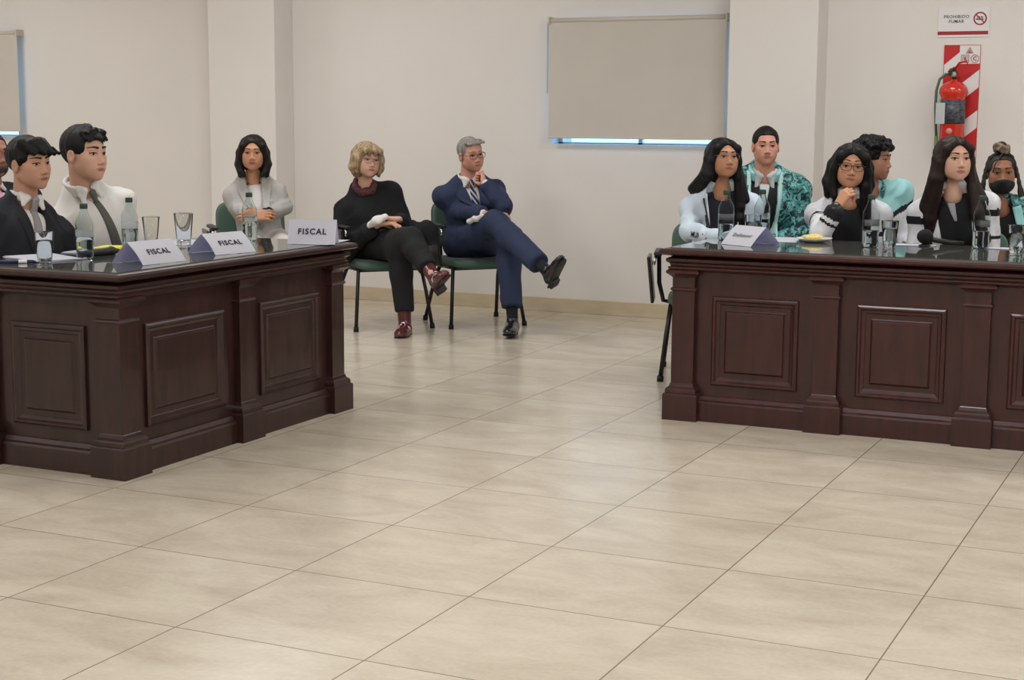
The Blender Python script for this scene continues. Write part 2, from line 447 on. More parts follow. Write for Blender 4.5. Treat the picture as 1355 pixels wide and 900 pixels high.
            rr = [.0022*h+.0016*h*(1-x*x) for x in xs]
            V, F = join_np([tube_np(U2, rr, 6), tube_np(L-s.HU*.0018*h, [.0016*h+.001*h*(1-x*x) for x in xs], 6)])
            mesh_np('eyelid', V, F, s.skin, s.root)
            V, F = tube_np(U+s.HF*.001*h, [lash*h*(.6+.5*(1-x*x)) for x in xs], 6); mesh_np('eyelash', V, F, mat('lash', (18,13,11), .7), s.root)
            bx = np.linspace(0, 1, 9)
            bp = s.fs([(q*(.012+.038*t*wide), brow_z+.0045*math.sin(t*2.6)-.0012*t) for t in bx], .0006)
            V, F = tube_np(bp, [brow_r*h*(1.15-.9*t**2.2) for t in bx], 6, flat=1.); mesh_np('eyebrow', V, F, bm_, s.root)
        xs = np.linspace(-1, 1, 11); lm = mat('lip_%d_%d_%d' % lip, lip, .45)
        upl = s.fs([(x*.0305, -.0615+.0028*(1-abs(x))-(.0012 if abs(x) < .15 else 0)) for x in xs], -.0020)
        lol = s.fs([(x*.0275, -.0676-.0020*(1-x*x)) for x in xs], -.0022)
        V, F = join_np([tube_np(upl, [lipr*h*(1.0-.8*x*x)*.72 for x in xs], 8), tube_np(lol, [lipr*h*(1.0-.8*x*x) for x in xs], 8)])
        mesh_np('lips', V, F, lm, s.root)
        ml = s.fs([(x*.0315, -.0648+.0004*abs(x)) for x in xs], .0012)
        V, F = tube_np(ml, [.0011*h*(1.1-x*x) for x in xs], 6); mesh_np('mouth_line', V, F, mat('mouthline', (70,35,32), .6), s.root)
    def glasses(s, rgb=(30,28,30), w=.026, hh=.018, r=.0011, rect=.5, y=.1, z=-.002, temples=True, lens=True):
        h = s.hs; parts = []; ey = y
        for q in (1, -1):
            cx = q*.032; pts = []
            for k in range(25):
                a = 2*PI*k/24; c_, s_ = math.cos(a), math.sin(a); e = 1-rect*.5
                pts.append(s.hp(cx+w*np.sign(c_)*abs(c_)**e, ey-.004*(abs(cx+w*c_)/.06)**2*2, z+hh*np.sign(s_)*abs(s_)**e))
            parts.append(tube_np(pts, r*h, 6, caps=False))
            if temples: parts.append(tube_np([s.hp(q*(.032+w), ey-.006, z+.006), s.hp(q*.072, ey-.03, z+.008), s.hp(q*.080, .01, z+.008), s.hp(q*.081, -.012, z-.004)], r*h*1.1, 6))
        parts.append(tube_np([s.hp(.008, ey, z+.004), s.hp(0, ey+.002, z+.007), s.hp(-.008, ey, z+.004)], r*h, 6))
        V, F = join_np(parts); o = mesh_np('glasses', V, F, mat('gl_%d_%d_%d' % rgb, rgb, .35), s.root)
        return o
    # -- clothes
    def garment(s, name, m, g=.012, arms=(1, -1), sleeve=.01, end=None, extra=None, neckcut=.035, h=.008, amp=.006, sc=14, seed=1, ar=(.041,.040,.038,.033), hem=None, k=.035, fine=(), paint=(), ends=True):
        F = Field(); s.torso(F, g, k)
        if extra: extra(F)
        for q in arms: s.armf(F, q, sleeve, end=.01 if end is None else end, r=ar)
        if neckcut is not None:
            p = s.tp(0, 0, neckcut); n = nz(s.tU*1.0+s.tF*.45); lo = s.tp(0,0,.02)
            F.fn(lambda X, Y, Z: -((X-p[0])*n[0]+(Y-p[1])*n[1]+(Z-p[2])*n[2]) if False else np.maximum(-((X-p[0])*n[0]+(Y-p[1])*n[1]+(Z-p[2])*n[2]), np.sqrt((X-p[0])**2+(Y-p[1])**2+(Z-p[2])**2)-.14), p-.15, p+.15, .008, 1)
        if hem is not None: F.cut(s.P-s.tU*hem, -s.tU)
        if ends:
            for q in arms: E, W = s.arms[q]; d = nz(W-E); e = end or .01; s.endcut(F, W-d*(e-.012), d, .055)
        V, Q = F.mesh(h, fine)
        Ce = V[Q].mean(1); lx, ly, lz = s.loc(V); wt = np.where((ly > 0) & (np.abs(lx) < .13) & (lz > -.5), np.clip((np.abs(lx)-.03)/.10, .12, 1), 1)
        for q in arms:
            for a_, b_ in ((s.S[q], s.arms[q][0]), s.arms[q]):
                ab = b_-a_; t_ = np.clip((V-a_)@ab/(ab@ab), 0, 1); wt = np.where(np.linalg.norm(V-a_-ab*t_[:, None], axis=1) < .075, 1, wt)
        V = folds(V, Q, amp*1.9, sc, seed, wt=wt)
        o = mesh_np(name, V, Q, m, s.root)
        if paint: s.paint(o, Ce, paint)
        return o, F
    def endcut(s, F, c, d, w=.06, L=.045):
        a = nz(np.cross(d, [.3,.2,.9])); b = np.cross(d, a); F.box(c+d*L, (w, w, L), .002, [a, b, d], .003, 1)
    def paint(s, o, Ce, rules):
        idx = np.zeros(len(Ce), dtype=np.int32)
        for i, (fn_, m) in enumerate(rules): o.data.materials.append(m); idx[fn_(Ce)] = i+1
        if len(o.data.polygons) == len(idx): o.data.polygons.foreach_set('material_index', idx)
    def loc(s, P):
        D = P-s.N; return D@s.tX, D@s.tF, D@s.tU
    def onarm(s, q, part, t0, t1, rad=.10, sl=0.):
        a, b = (s.S[q], s.arms[q][0]) if part == 'u' else s.arms[q]
        def f(P):
            ab = b-a; L = ab@ab; t = (P-a)@ab/L; d = np.linalg.norm(P-a-ab*t[:, None], axis=1)
            x = ((P-s.N)@s.tX)*q
            return (t > t0) & (t < t1) & (d < rad) & ((x > s.sw-.045) if part == 'u' else True)
        return f
    def wedge(s, F, w=.06, z0=-.30, z1=.03, x0=0., y0=.0, bottom=None):
        """open a V at the front of a garment"""
        N, tX, tF, tU = s.N, s.tX, s.tF, s.tU
        def f(X, Y, Z):
            dx, dy, dz = X-N[0], Y-N[1], Z-N[2]
            x = dx*tX[0]+dy*tX[1]+dz*tX[2]; y = dx*tF[0]+dy*tF[1]+dz*tF[2]; z = dx*tU[0]+dy*tU[1]+dz*tU[2]
            t = (z-z0)/(z1-z0)
            if bottom is None: ww = w*t
            else: ww = np.where(z < z0, bottom, bottom+(w-bottom)*np.clip(t, 0, 1.3))
            return np.maximum(np.abs(x-x0)-ww, y0-y)*.9
        c_ = s.tp(0, .1, -.2); F.fn(f, c_-.36, c_+.36, .006, 1)
    def on_front(s, field, rows, off=.002, thick=.005, y0=.32):
        """conform a grid of torso (x,z) points onto a garment seen from the front"""
        P = np.array([[s.tp(x, y0, z) for x, z in r] for r in rows]); P = march(field, P, -s.tF, off=off)
        return sheet(P, -s.tF, thick)
    def strip(s, name, field, m, pts, w, off=.003, thick=.006, n=5, dens=14):
        """ribbon along torso (x,z) polyline, w width list"""
        pts = np.array(pts, float); t = np.linspace(0, len(pts)-1, dens); i = np.minimum(t.astype(int), len(pts)-2); f = (t-i)[:, None]
        c_ = pts[i]*(1-f)+pts[i+1]*f; ww = np.interp(t, range(len(pts)), w)
        d = np.gradient(c_, axis=0); d /= np.linalg.norm(d, axis=1, keepdims=True)+1e-9; nn = np.stack([-d[:, 1], d[:, 0]], 1)
        rows = [[c_[j]+nn[j]*ww[j]*u for u in np.linspace(-.5, .5, n)] for j in range(dens)]
        V, F = s.on_front(field, rows, off, thick); return mesh_np(name, V, F, m, s.root)
    def area(s, name, field, m, left, right, off=.003, thick=.006, n=6, dens=14):
        """filled shape between two torso polylines"""
        def rs(p):
            p = np.array(p, float); t = np.linspace(0, len(p)-1, dens); i = np.minimum(t.astype(int), len(p)-2); f = (t-i)[:, None]; return p[i]*(1-f)+p[i+1]*f
        L, R = rs(left), rs(right); rows = [[L[j]*(1-u)+R[j]*u for u in np.linspace(0, 1, n)] for j in range(dens)]
        V, F = s.on_front(field, rows, off, thick); return mesh_np(name, V, F, m, s.root)
    def collar(s, m, r=.062, hgt=.03, gap=.5, wing=True, name='collar', z=.012, rad=.0075, wl=.055):
        F = Field(); nr = max(r, s.neck+.008)
        for zz in np.linspace(0, hgt, 4):
            pts = []
            for a in np.linspace(gap, 2*PI-gap, 18):
                x, y = math.sin(a), math.cos(a); pts.append(s.tp(x*(nr+.004-zz*.12), -.002+y*(nr+.002), z+zz-.018*(1+y)*.9+.012))
            F.chain(pts, [rad]*len(pts), k=.008)
        if wing:
            for q in (1, -1):
                a = s.tp(q*.022, nr-.004, z+hgt*.5-.018); bb = s.tp(q*.05, nr+.0, z-wl+.008)
                c_ = s.tp(q*.045, nr*.7, z+.01)
                F.cap(a, bb, .013, .006, k=.012, flat=(s.tF, .5)); F.cap(c_, bb, .014, .008, k=.012, flat=(s.tF, .5)); F.cap(a, c_, .010, .010, k=.012)
        V, Q = F.mesh(.0045); return mesh_np(name, V, Q, m, s.root)
    def trousers(s, m, g=.012, end=.02, seed=5, r=(.09,.066,.062,.05), amp=.008, legs=(1,-1)):
        F = Field(); M = [s.tX, s.tF, s.tU]
        F.ell(s.P+s.tU*.02, (.168*s.b+g, .125*s.b+g, .12+g), M, .05); F.cap(s.hip[1], s.hip[-1], .09*s.b+g, k=.05)
        for q in legs: s.legf(F, q, g, end, k=.02, r=r)
        for q in legs: K, A, fd, fu = s.legs[q]; d = nz(A-K); s.endcut(F, A-d*end+d*.02, d, .085, .06)
        V, Q = F.mesh(.009); V = folds(V, Q, amp*1.2, 12, seed); return mesh_np('trousers', V, Q, m, s.root), F
    def shoe(s, q, m, boot=False, L=.255, sole=(25,22,22), wd=.044, name='shoe', heel=.012):
        K, A, fd, fu = s.legs[q]; sd = np.cross(fd, fu); F = Field(); base = A-fu*.062
        hl = base-fd*.035; tl = base+fd*(L-.085)
        F.cap(hl, base+fd*.06, .036, .036, k=.03); F.cap(base+fd*.03, base+fd*.12-fu*.008, .036, .034, k=.03, flat=None)
        F.ell(base+fd*(L-.125)-fu*.008, (wd, .075, .03), [sd, fd, fu], .03)
        F.cap(base, A+nz(K-A)*(.09 if boot else .01), .038, .047 if boot else .036, k=.03)
        F.cut(base-fu*.024, -fu, .003)
        V, Q = F.mesh(.0055); V = folds(V, Q, .0015, 30, 3); o = mesh_np('boot' if boot else name, V, Q, m, s.root)
        G = Field(); G.box(base+fd*.052-fu*.0285, (wd*.86, L*.46, .0065), .006, [sd, fd, fu]); G.ell(base+fd*(L-.13)-fu*.0285, (wd*1.02, .08, .0065), [sd, fd, fu], .01)
        G.box(base-fd*.03-fu*(.034+heel/2), (.032, .032, .008+heel/2), .004, [sd, fd, fu], .004)
        V, Q = G.mesh(.005); mesh_np('sole', V, Q, mat('sole_%d_%d_%d' % sole, sole, .5), o)
        pass
        return o
    def tie(s, field, m, x0=0., top=-.012, length=.42, w=(.03,.045,.06), drift=0.):
        fl = Field(); fl.p = list(field.p); fl.cap(s.hp(0,-.03,-.06), s.tp(0,0,-.03), s.neck+.008, s.neck+.014, k=.02); field = fl
        o = s.strip('tie', field, m, [(x0, top-.028), (x0+drift*.5, top-length*.5), (x0+drift, top-length)], w, .004, .008, 5, 16)
        F = Field(); a = s.tp(x0, 0, top); P = march(field, np.array([s.tp(x0, .3, top+.012)]), -s.tF, off=.012)[0]; Q_ = march(field, np.array([s.tp(x0, .3, top-.026)]), -s.tF, off=.006)[0]
        F.cap(P, Q_, .017, .012, k=.01, flat=(s.tF, .6)); V, Q = F.mesh(.004); mesh_np('tie_knot', V, Q, m, s.root); return o
    # -- hair
    def hairmesh(s, F, m, res=.0042, amp=.004, fr=16, curly=0., seed=0, name='hair', parts=None, lo=None):
        V, Q = F.mesh(res); L = (V-s.O)/s.hs; X = L@s.HX; Y = L@s.HF+.02; Z = L@s.HU
        N = vnormals(V, Q)
        if curly:
            V = V+N*(curly*(vnoise(V*48+seed)+.5*vnoise(V*95+seed)))[:, None]
        else:
            az = np.arctan2(X, Y); rr = np.sqrt(X*X+Y*Y); q = np.stack([np.cos(az)*fr*.35+X*fr*3, np.sin(az)*fr*.35+Y*fr*3, Z*6+seed], 1)
            V = V+N*(amp*(.7*vnoise(q)+.45*vnoise(q*np.array([2.6,2.6,1.2])+7)))[:, None]
        if parts:
            A, B = join_np([(V, [tuple(f) for f in Q])]+parts); return mesh_np(name, A, B, m, s.root)
        return mesh_np(name, V, Q, m, s.root)
    def hair_base(s, vol=0., line=.060, side=-.025, nape=-.065, fw=.056, top=0., depth=.045):
        F = Field(); M = [s.HX, s.HF, s.HU]; h = s.hs; p = s.hp
        F.ell(p(0,-.016,.030+top*.4), np.array((.079+vol, .096+vol, .083+vol+top))*h, M, .02)
        F.box(p(0, depth+.10, line-.11), np.array((fw, .10, .11))*h, .02*h, M, .012*h, 1)
        F.box(p(0, .065, side-.10), np.array((.13, .10, .10))*h, .015*h, M, .010*h, 1)
        F.box(p(0, -.12, nape-.10), np.array((.13, .13, .10))*h, .02*h, M, .012*h, 1)
        return F
    def hair_long(s, m, curt, face=(.053,.085), vol=.0, back=None, part=.0, res=.0042, amp=.004, fr=22, seed=0, fy=.092, fz=-.010, extra=None, parts=None, name='hair'):
        F = Field(); M = [s.HX, s.HF, s.HU]; h = s.hs; p = s.hp
        F.ell(p(0,-.018,.028), np.array((.080+vol, .097+vol, .085+vol))*h, M, .02)
        for q in (1, -1): F.ell(p(q*.045,-.025,-.04), np.array((.036+vol, .06, .07))*h, M, .02)
        if back: F.chain(back[0], back[1], k=.05)
        F.ell(p(0, fy, fz), np.array((face[0], .075, face[1]))*h, M, .012*h, 1)
        for pts, rad in curt: F.chain(pts, [r*.80 for r in rad], k=.014)
        if part is not None: F.cap(p(part, .080, .080), p(part*.7, .0, .120), .004*h, .002*h, k=.008*h, op=1)
        if extra: extra(F)
        return s.hairmesh(F, m, res, amp, fr, seed=seed, parts=parts, name=name)
    def stand_collar(s, m, rx=.078, gap=.9, z=.045, hz=.034, th=.010, seed=2):
        G = Field(); pts = []
        for zz in np.linspace(-1, 1, 4):
            pts = [s.tp(rx*(1+.06*zz)*math.sin(a), .0+rx*(1+.06*zz)*math.cos(a), z-.028*(1+math.cos(a))+hz*.6*zz) for a in np.linspace(gap, 2*PI-gap, 22)]
            G.chain(pts, [th]*22, k=.008)
        V, Q = G.mesh(.0055); V = folds(V, Q, .003, 22, seed); return mesh_np('stand_collar', V, Q, m, s.root)
    def strands(s, roots, r=.0012):
        return [tube_np(pts, [r*1.0]*(len(pts)-1)+[r*.3], 4) for pts in roots]
# ------------------------------------------------------------------ the room
def floor_mat():
    m = bpy.data.materials.new('floor_tiles'); m.use_nodes = True; nt = m.node_tree; b = nt.nodes['Principled BSDF']; L = nt.links.new
    tc = nt.nodes.new('ShaderNodeTexCoord')
    br = nt.nodes.new('ShaderNodeTexBrick'); br.offset = 0; br.squash = 1
    br.inputs['Scale'].default_value = 1; br.inputs['Brick Width'].default_value = .6; br.inputs['Row Height'].default_value = .6
    br.inputs['Mortar Size'].default_value = .0022; br.inputs['Mortar Smooth'].default_value = .1; br.inputs['Bias'].default_value = 0
    br.inputs['Color1'].default_value = (.44,.44,.44,1); br.inputs['Color2'].default_value = (.56,.56,.56,1); br.inputs['Mortar'].default_value = (0,0,0,1)
    L(tc.outputs['Object'], br.inputs['Vector'])
    n1 = nt.nodes.new('ShaderNodeTexNoise'); n1.inputs['Scale'].default_value = 2.6; n1.inputs['Detail'].default_value = 7; n1.inputs['Roughness'].default_value = .62; n1.inputs['Distortion'].default_value = .5
    mp = nt.nodes.new('ShaderNodeMapping'); mp.inputs['Rotation'].default_value = (0,0,.5); mp.inputs['Scale'].default_value = (1,2,1)
    ad = nt.nodes.new('ShaderNodeVectorMath'); ad.operation = 'MULTIPLY_ADD'; ad.inputs[1].default_value = (9,9,9)
    L(br.outputs['Color'], ad.inputs[0]); L(tc.outputs['Object'], ad.inputs[2]); L(ad.outputs[0], mp.inputs['Vector']); L(mp.outputs[0], n1.inputs['Vector'])
    r = nt.nodes.new('ShaderNodeValToRGB'); e = r.color_ramp.elements
    e[0].position = .3; e[0].color = lin((182,170,152)); e[1].position = .68; e[1].color = lin((203,193,175))
    L(n1.outputs['Fac'], r.inputs['Fac'])
    n2 = nt.nodes.new('ShaderNodeTexNoise'); n2.inputs['Scale'].default_value = 60; n2.inputs['Detail'].default_value = 3; L(tc.outputs['Object'], n2.inputs['Vector'])
    mx = nt.nodes.new('ShaderNodeMix'); mx.data_type = 'RGBA'; mx.blend_type = 'OVERLAY'; mx.inputs[0].default_value = .10
    L(r.outputs['Color'], mx.inputs[6]); L(n2.outputs['Fac'], mx.inputs[7])
    m2 = nt.nodes.new('ShaderNodeMix'); m2.data_type = 'RGBA'; m2.inputs[7].default_value = lin((122,110,92))
    L(br.outputs['Fac'], m2.inputs[0]); L(mx.outputs[2], m2.inputs[6]); L(m2.outputs[2], b.inputs['Base Color'])
    rr = nt.nodes.new('ShaderNodeMapRange'); rr.inputs[3].default_value = .17; rr.inputs[4].default_value = .27
    L(n1.outputs['Fac'], rr.inputs[0]); L(rr.outputs[0], b.inputs['Roughness'])
    bp = nt.nodes.new('ShaderNodeBump'); bp.invert = True; bp.inputs['Distance'].default_value = .002; bp.inputs['Strength'].default_value = .6
    L(br.outputs['Fac'], bp.inputs['Height']); L(bp.outputs['Normal'], b.inputs['Normal'])
    b.inputs['Specular IOR Level'].default_value = .55
    return m
WALL = mat('wall_paint', (221,215,209), .75, var=.02, vscale=1.2, bump=.12, bscale=90)
SKIRT = mat('skirting_stone', (196,180,152), .35, var=.07, vscale=6, vstretch=(1,1,3))
def struct(name, bm, m, smooth=False): return tag(bm_obj(name, bm, m, None, smooth), kind='structure')
bm = bmesh.new(); box2(bm, (-9.2,-6.2,-.1), (5.6,7.2,0)); struct('floor', bm, floor_mat())
bm = bmesh.new(); box2(bm, (-9.2,-6.2,3.2), (5.6,7.2,3.3)); struct('ceiling', bm, mat('ceiling_paint', (215,212,205), .9))
YB = 6.83; WX = [(-7.5,-6.20), (-1.30,-.06)]; WZ = (1.195,2.02)
bm = bmesh.new(); xs = [-9.2]+[v for p in WX for v in p]+[5.6]
for i in range(0, len(xs), 2): box2(bm, (xs[i],YB,0), (xs[i+1],YB+.22,3.2))
for a, b in WX: box2(bm, (a,YB,0), (b,YB+.22,WZ[0])); box2(bm, (a,YB,WZ[1]), (b,YB+.22,3.2))
struct('wall_back', bm, WALL)
bm = bmesh.new(); box2(bm, (-9.4,-6.2,0), (-9.2,7.2,3.2)); struct('wall_left', bm, WALL)
bm = bmesh.new(); box2(bm, (5.6,-6.2,0), (5.8,7.2,3.2)); struct('wall_right', bm, WALL)
bm = bmesh.new(); box2(bm, (-9.4,-6.4,0), (5.8,-6.2,3.2)); struct('wall_front', bm, WALL)
COLS = [(-4.06,-3.46), (.06,.645), (4.15,4.75), (-8.2,-7.75)]
for i, (a, b) in enumerate(COLS):
    bm = bmesh.new(); box2(bm, (a,YB-.25,0), (b,YB,3.2), .004, 1); struct('trim_%d' % (i+1), bm, WALL)
bm = bmesh.new(); cx = [-9.2]+[v for c in sorted(COLS) for v in c]+[5.6]
for i in range(0, len(cx), 2): box2(bm, (cx[i],YB-.012,0), (cx[i+1],YB,.1), .002, 1)
for a, b in COLS: box2(bm, (a-.012,YB-.262,0), (b+.012,YB-.25,.1), .002, 1)
struct('baseboard_back', bm, SKIRT)
GL = mat('window_glass', (235,245,250), .02, trans=1, ior=1.1); ALU = mat('aluminium', (190,190,188), .35, .6)
for i, (a, b) in enumerate(WX):
    bm = bmesh.new(); y = YB+.12
    for q in (a, b-.03, (a+b)/2-.015): box2(bm, (q,y,WZ[0]), (q+.03,y+.04,WZ[1]))
    for z in (WZ[0], WZ[1]-.03): box2(bm, (a,y,z), (b,y+.04,z+.012))
    o = struct('window_%d' % (i+1), bm, ALU)
    bm = bmesh.new(); box2(bm, (a+.03,y+.018,WZ[0]+.01), (b-.03,y+.022,WZ[1]-.01)); bm_obj('pane', bm, GL, o)
BLINDF = mat('blind_fabric', (198,191,181), .85, var=.02, vscale=3, bump=.3, bscale=700)
BLINDM = mat('blind_metal', (196,188,176), .45)
def blind(x0, x1, z0, z1, y, label, chain):
    t = thing('roller_blind', label, 'blind', ((x0+x1)/2, y, z0), 0, 'roller blinds over the windows'); w = (x1-x0)/2; h = z1-z0
    bm = bmesh.new(); n = 28
    vs = []
    for s_ in (0, 1):
        for j in range(n+1):
            for k in (0, 1):
                x = -w+2*w*j/n; vs.append(bm.verts.new((x, s_*.0015+.0025*math.sin(j*.7+k*.4)*(.3 if k else 1), .012+(h-.03)*k)))
    def V(s_, j, k): return vs[s_*(n+1)*2+j*2+k]
    for j in range(n):
        bm.faces.new([V(0,j,0),V(0,j+1,0),V(0,j+1,1),V(0,j,1)]); bm.faces.new([V(1,j,0),V(1,j,1),V(1,j+1,1),V(1,j+1,0)])
    bm_obj('fabric', bm, BLINDF, t, True)
    bm = bmesh.new(); box2(bm, (-w,-.006,0), (w,.008,.014), .003); bm_obj('bottom_bar', bm, BLINDM, t)
    bm = bmesh.new(); add_tube(bm, [(-w+.005,.012,h-.005), (w-.005,.012,h-.005)], .019, 16); bm_obj('roller', bm, BLINDM, t)
    for q in (-1, 1):
        bm = bmesh.new(); box2(bm, (q*w-.006,-.012,h-.03), (q*w+.006,YB-y,h+.022), .003); bm_obj('bracket', bm, BLINDM, t)
    if chain:
        bm = bmesh.new(); add_tube(bm, [(chain*(w+.012),.0,h-.02), (chain*(w+.012),.0,h-.50), (chain*(w+.012),.008,h-.505), (chain*(w+.012),.014,h-.50), (chain*(w+.012),.014,h-.02)], .0022, 6); bm_obj('pull_chain', bm, mat('chain', (170,165,158), .4), t)
blind(-1.297,-.012,1.235,2.05,6.755, 'closed beige roller blind beside the column, blue daylight leaking under it', -1)
blind(-7.55,-6.11,1.235,2.05,6.755, 'beige roller blind cut by the left edge of the photo', 0)
# ------------------------------------------------------------------ desks
WOOD = mat('mahogany', (54,21,19), .36, var=.28, vscale=5, vstretch=(6,6,.8), bump=.08, bscale=60, bstretch=(6,6,.6), coat=.25)
WOODL = mat('mahogany_shaded', (46,24,21), .36, var=.28, vscale=5, vstretch=(6,6,.8), bump=.08, bscale=60, bstretch=(6,6,.6), coat=.25)  # same wood as the right desk, its different lighting put into the colour
GTOP = mat('glass_top', (70,72,66), .03, ior=1.75, spec=.6)
def ring_loft(bm, M, u0, u1, z0, z1, prof):
    rings = []
    for ins, w in prof: rings.append([bm.verts.new(M(u, w, z)) for u, z in ((u0+ins,z0+ins),(u1-ins,z0+ins),(u1-ins,z1-ins),(u0+ins,z1-ins))])
    for a, b in zip(rings[:-1], rings[1:]):
        for k in range(4): bm.faces.new([a[k], a[(k+1) % 4], b[(k+1) % 4], b[k]])
    bm.faces.new(rings[-1])
def plan_loft(bm, x0, x1, y0, y1, prof):
    """rectangular solid of revolution-like moulding: prof = (offset outwards, z)"""
    rings = []
    for o, z in prof: rings.append([bm.verts.new(p) for p in ((x0-o,y0-o,z),(x1+o,y0-o,z),(x1+o,y1+o,z),(x0-o,y1+o,z))])
    bm.faces.new(rings[0][::-1]); bm.faces.new(rings[-1])
    for a, b in zip(rings[:-1], rings[1:]):
        for k in range(4): bm.faces.new([a[k], a[(k+1) % 4], b[(k+1) % 4], b[k]])
def make_desk(name, label, x0, x1, y0, y1, faces, pil, wood):
    """x0..y1: footprint of the plinths; local origin at (x0,y0)"""
    t = thing(name, label, 'desk', (x0, y0, 0)); LX, LY = x1-x0, y1-y0; B = .062
    bm = bmesh.new(); T = .03      # four-sided carcass, open towards the sitters
    for f in faces['walls']:
        if f == 'front': box2(bm, (B,B,.0), (LX-B,B+T,.72))
        if f == 'back': box2(bm, (B,LY-B-T,.45), (LX-B,LY-B,.72))
        if f == 'left': box2(bm, (B,B,.0), (B+T,LY-B,.72))
        if f == 'right': box2(bm, (LX-B-T,B,.0), (LX-B,LY-B,.72))
    bm_obj('carcass', bm, wood, t)
    for px, py in pil:
        bm = bmesh.new()
        plan_loft(bm, px, px, py, py, [(.083,0),(.083,.118),(.080,.124),(.074,.127),(.074,.140),(.070,.148),(.060,.156),(.056,.168),(.053,.172),(.053,.600),(.059,.604),(.061,.609),(.059,.614),(.053,.618),(.053,.662),(.058,.668),(.070,.678),(.078,.684),(.078,.694),(.070,.700),(.060,.705)])
        bm_obj('pilaster', bm, wood, t)
    for ax, segs in faces['panels']:
        for a, b in segs:
            if ax == 'front': M = lambda u, w, z: (u, B-w, z)
            if ax == 'right': M = lambda u, w, z: (LX-B+w, u, z)
            if ax == 'left': M = lambda u, w, z: (B-w, u, z)
            c = (a+b)/2; hw = (b-a)/2-.13
            bm = bmesh.new()
            ring_loft(bm, M, c-hw, c+hw, .168, .582, [(0,0),(.003,.012),(.010,.017),(.018,.016),(.024,.008),(.036,.004),(.046,-.006),(.052,-.008),(.066,.004),(.070,.010),(.074,.011)])
            bm_obj('panel', bm, wood, t)
            bm = bmesh.new()      # skirting with a sloping moulding
            V = []
            for u in (a+.06, b-.06):
                V.append([bm.verts.new(M(u, w, z)) for w, z in ((-.02,0),(.032,0),(.032,.085),(.027,.094),(.018,.100),(.008,.116),(-.02,.118))])
            for k in range(7): bm.faces.new([V[0][k], V[0][(k+1) % 7], V[1][(k+1) % 7], V[1][k]])
            bm.faces.new(V[0]); bm.faces.new(V[1][::-1]); bm_obj('skirting', bm, wood, t)
    bm = bmesh.new()
    plan_loft(bm, 0, LX, 0, LY, [(-.045,.690),(-.020,.700),(-.012,.704),(-.012,.712),(-.022,.716),(-.018,.728),(-.004,.738),(-.004,.750),(-.018,.757),(-.030,.762),(-.012,.764),(.012,.768),(.022,.775),(.022,.786),(.014,.794),(0,.797)])
    bm_obj('tabletop', bm, wood, t)
    bm = bmesh.new(); box2(bm, (.02,.02,.796), (LX-.02,LY-.02,.801), .001, 1); bm_obj('glass_sheet', bm, GTOP, t)
    return t
DL = (-1.43,-.63,1.295,2.985)
make_desk('wooden_desk', 'dark mahogany panelled desk at the left, three white name cards along its edge', *DL,
    dict(walls=('front','right','left','back'), panels=[('front', [(.083,.717)]), ('right', [(.083,.868), (.868,1.607)])]),
    [(.717,.088), (.083,.088), (.717,.868), (.717,1.607)], WOODL)
DR = (.785,3.6,3.40,4.20)
make_desk('wooden_desk', 'reddish mahogany panelled desk at the right with students sitting behind it', *DR,
    dict(walls=('front','left','right'), panels=[('front', [(.083,.748), (.748,1.395), (1.395,2.06), (2.06,2.732)]), ('left', [(.083,.717)])]),
    [(.083,.083), (.748,.083), (1.395,.083), (2.06,.083), (2.732,.083), (.083,.717)], WOOD)
# ------------------------------------------------------------------ chairs
GREEN = mat('chair_green', (70,94,82), .8, bump=.3, bscale=500, sheen=.2); BLK = mat('chair_black', (24,24,26), .42, bump=.05); RUB = mat('rubber', (14,14,14), .7)
def cushion(w, d, hgt, bend=0., n=14):
    """rounded cushion, superellipse plan, on local x(depth) y(width)"""
    V = []; F = []; prof = [(-.5,.86),(-.48,.95),(-.3,1.0),(.1,1.0),(.35,.975),(.47,.92),(.5,.82)]; m = 40
    for z, s_ in prof:
        for k in range(m):
            a = 2*PI*k/m; c_, s2 = math.cos(a), math.sin(a); e = .45
            V.append((d/2*s_*np.sign(c_)*abs(c_)**e, w/2*(1-(1-s_)*d/w)*np.sign(s2)*abs(s2)**e, z*hgt))
    for i in range(len(prof)-1):
        for k in range(m): F.append((i*m+k, i*m+(k+1) % m, (i+1)*m+(k+1) % m, (i+1)*m+k))
    V.append((0,0,-.5*hgt)); V.append((0,0,.56*hgt)); b = len(V)-2
    for k in range(m): F.append((b, (k+1) % m, k)); F.append((b+1, (len(prof)-1)*m+k, (len(prof)-1)*m+(k+1) % m))
    return [list(v) for v in V], F
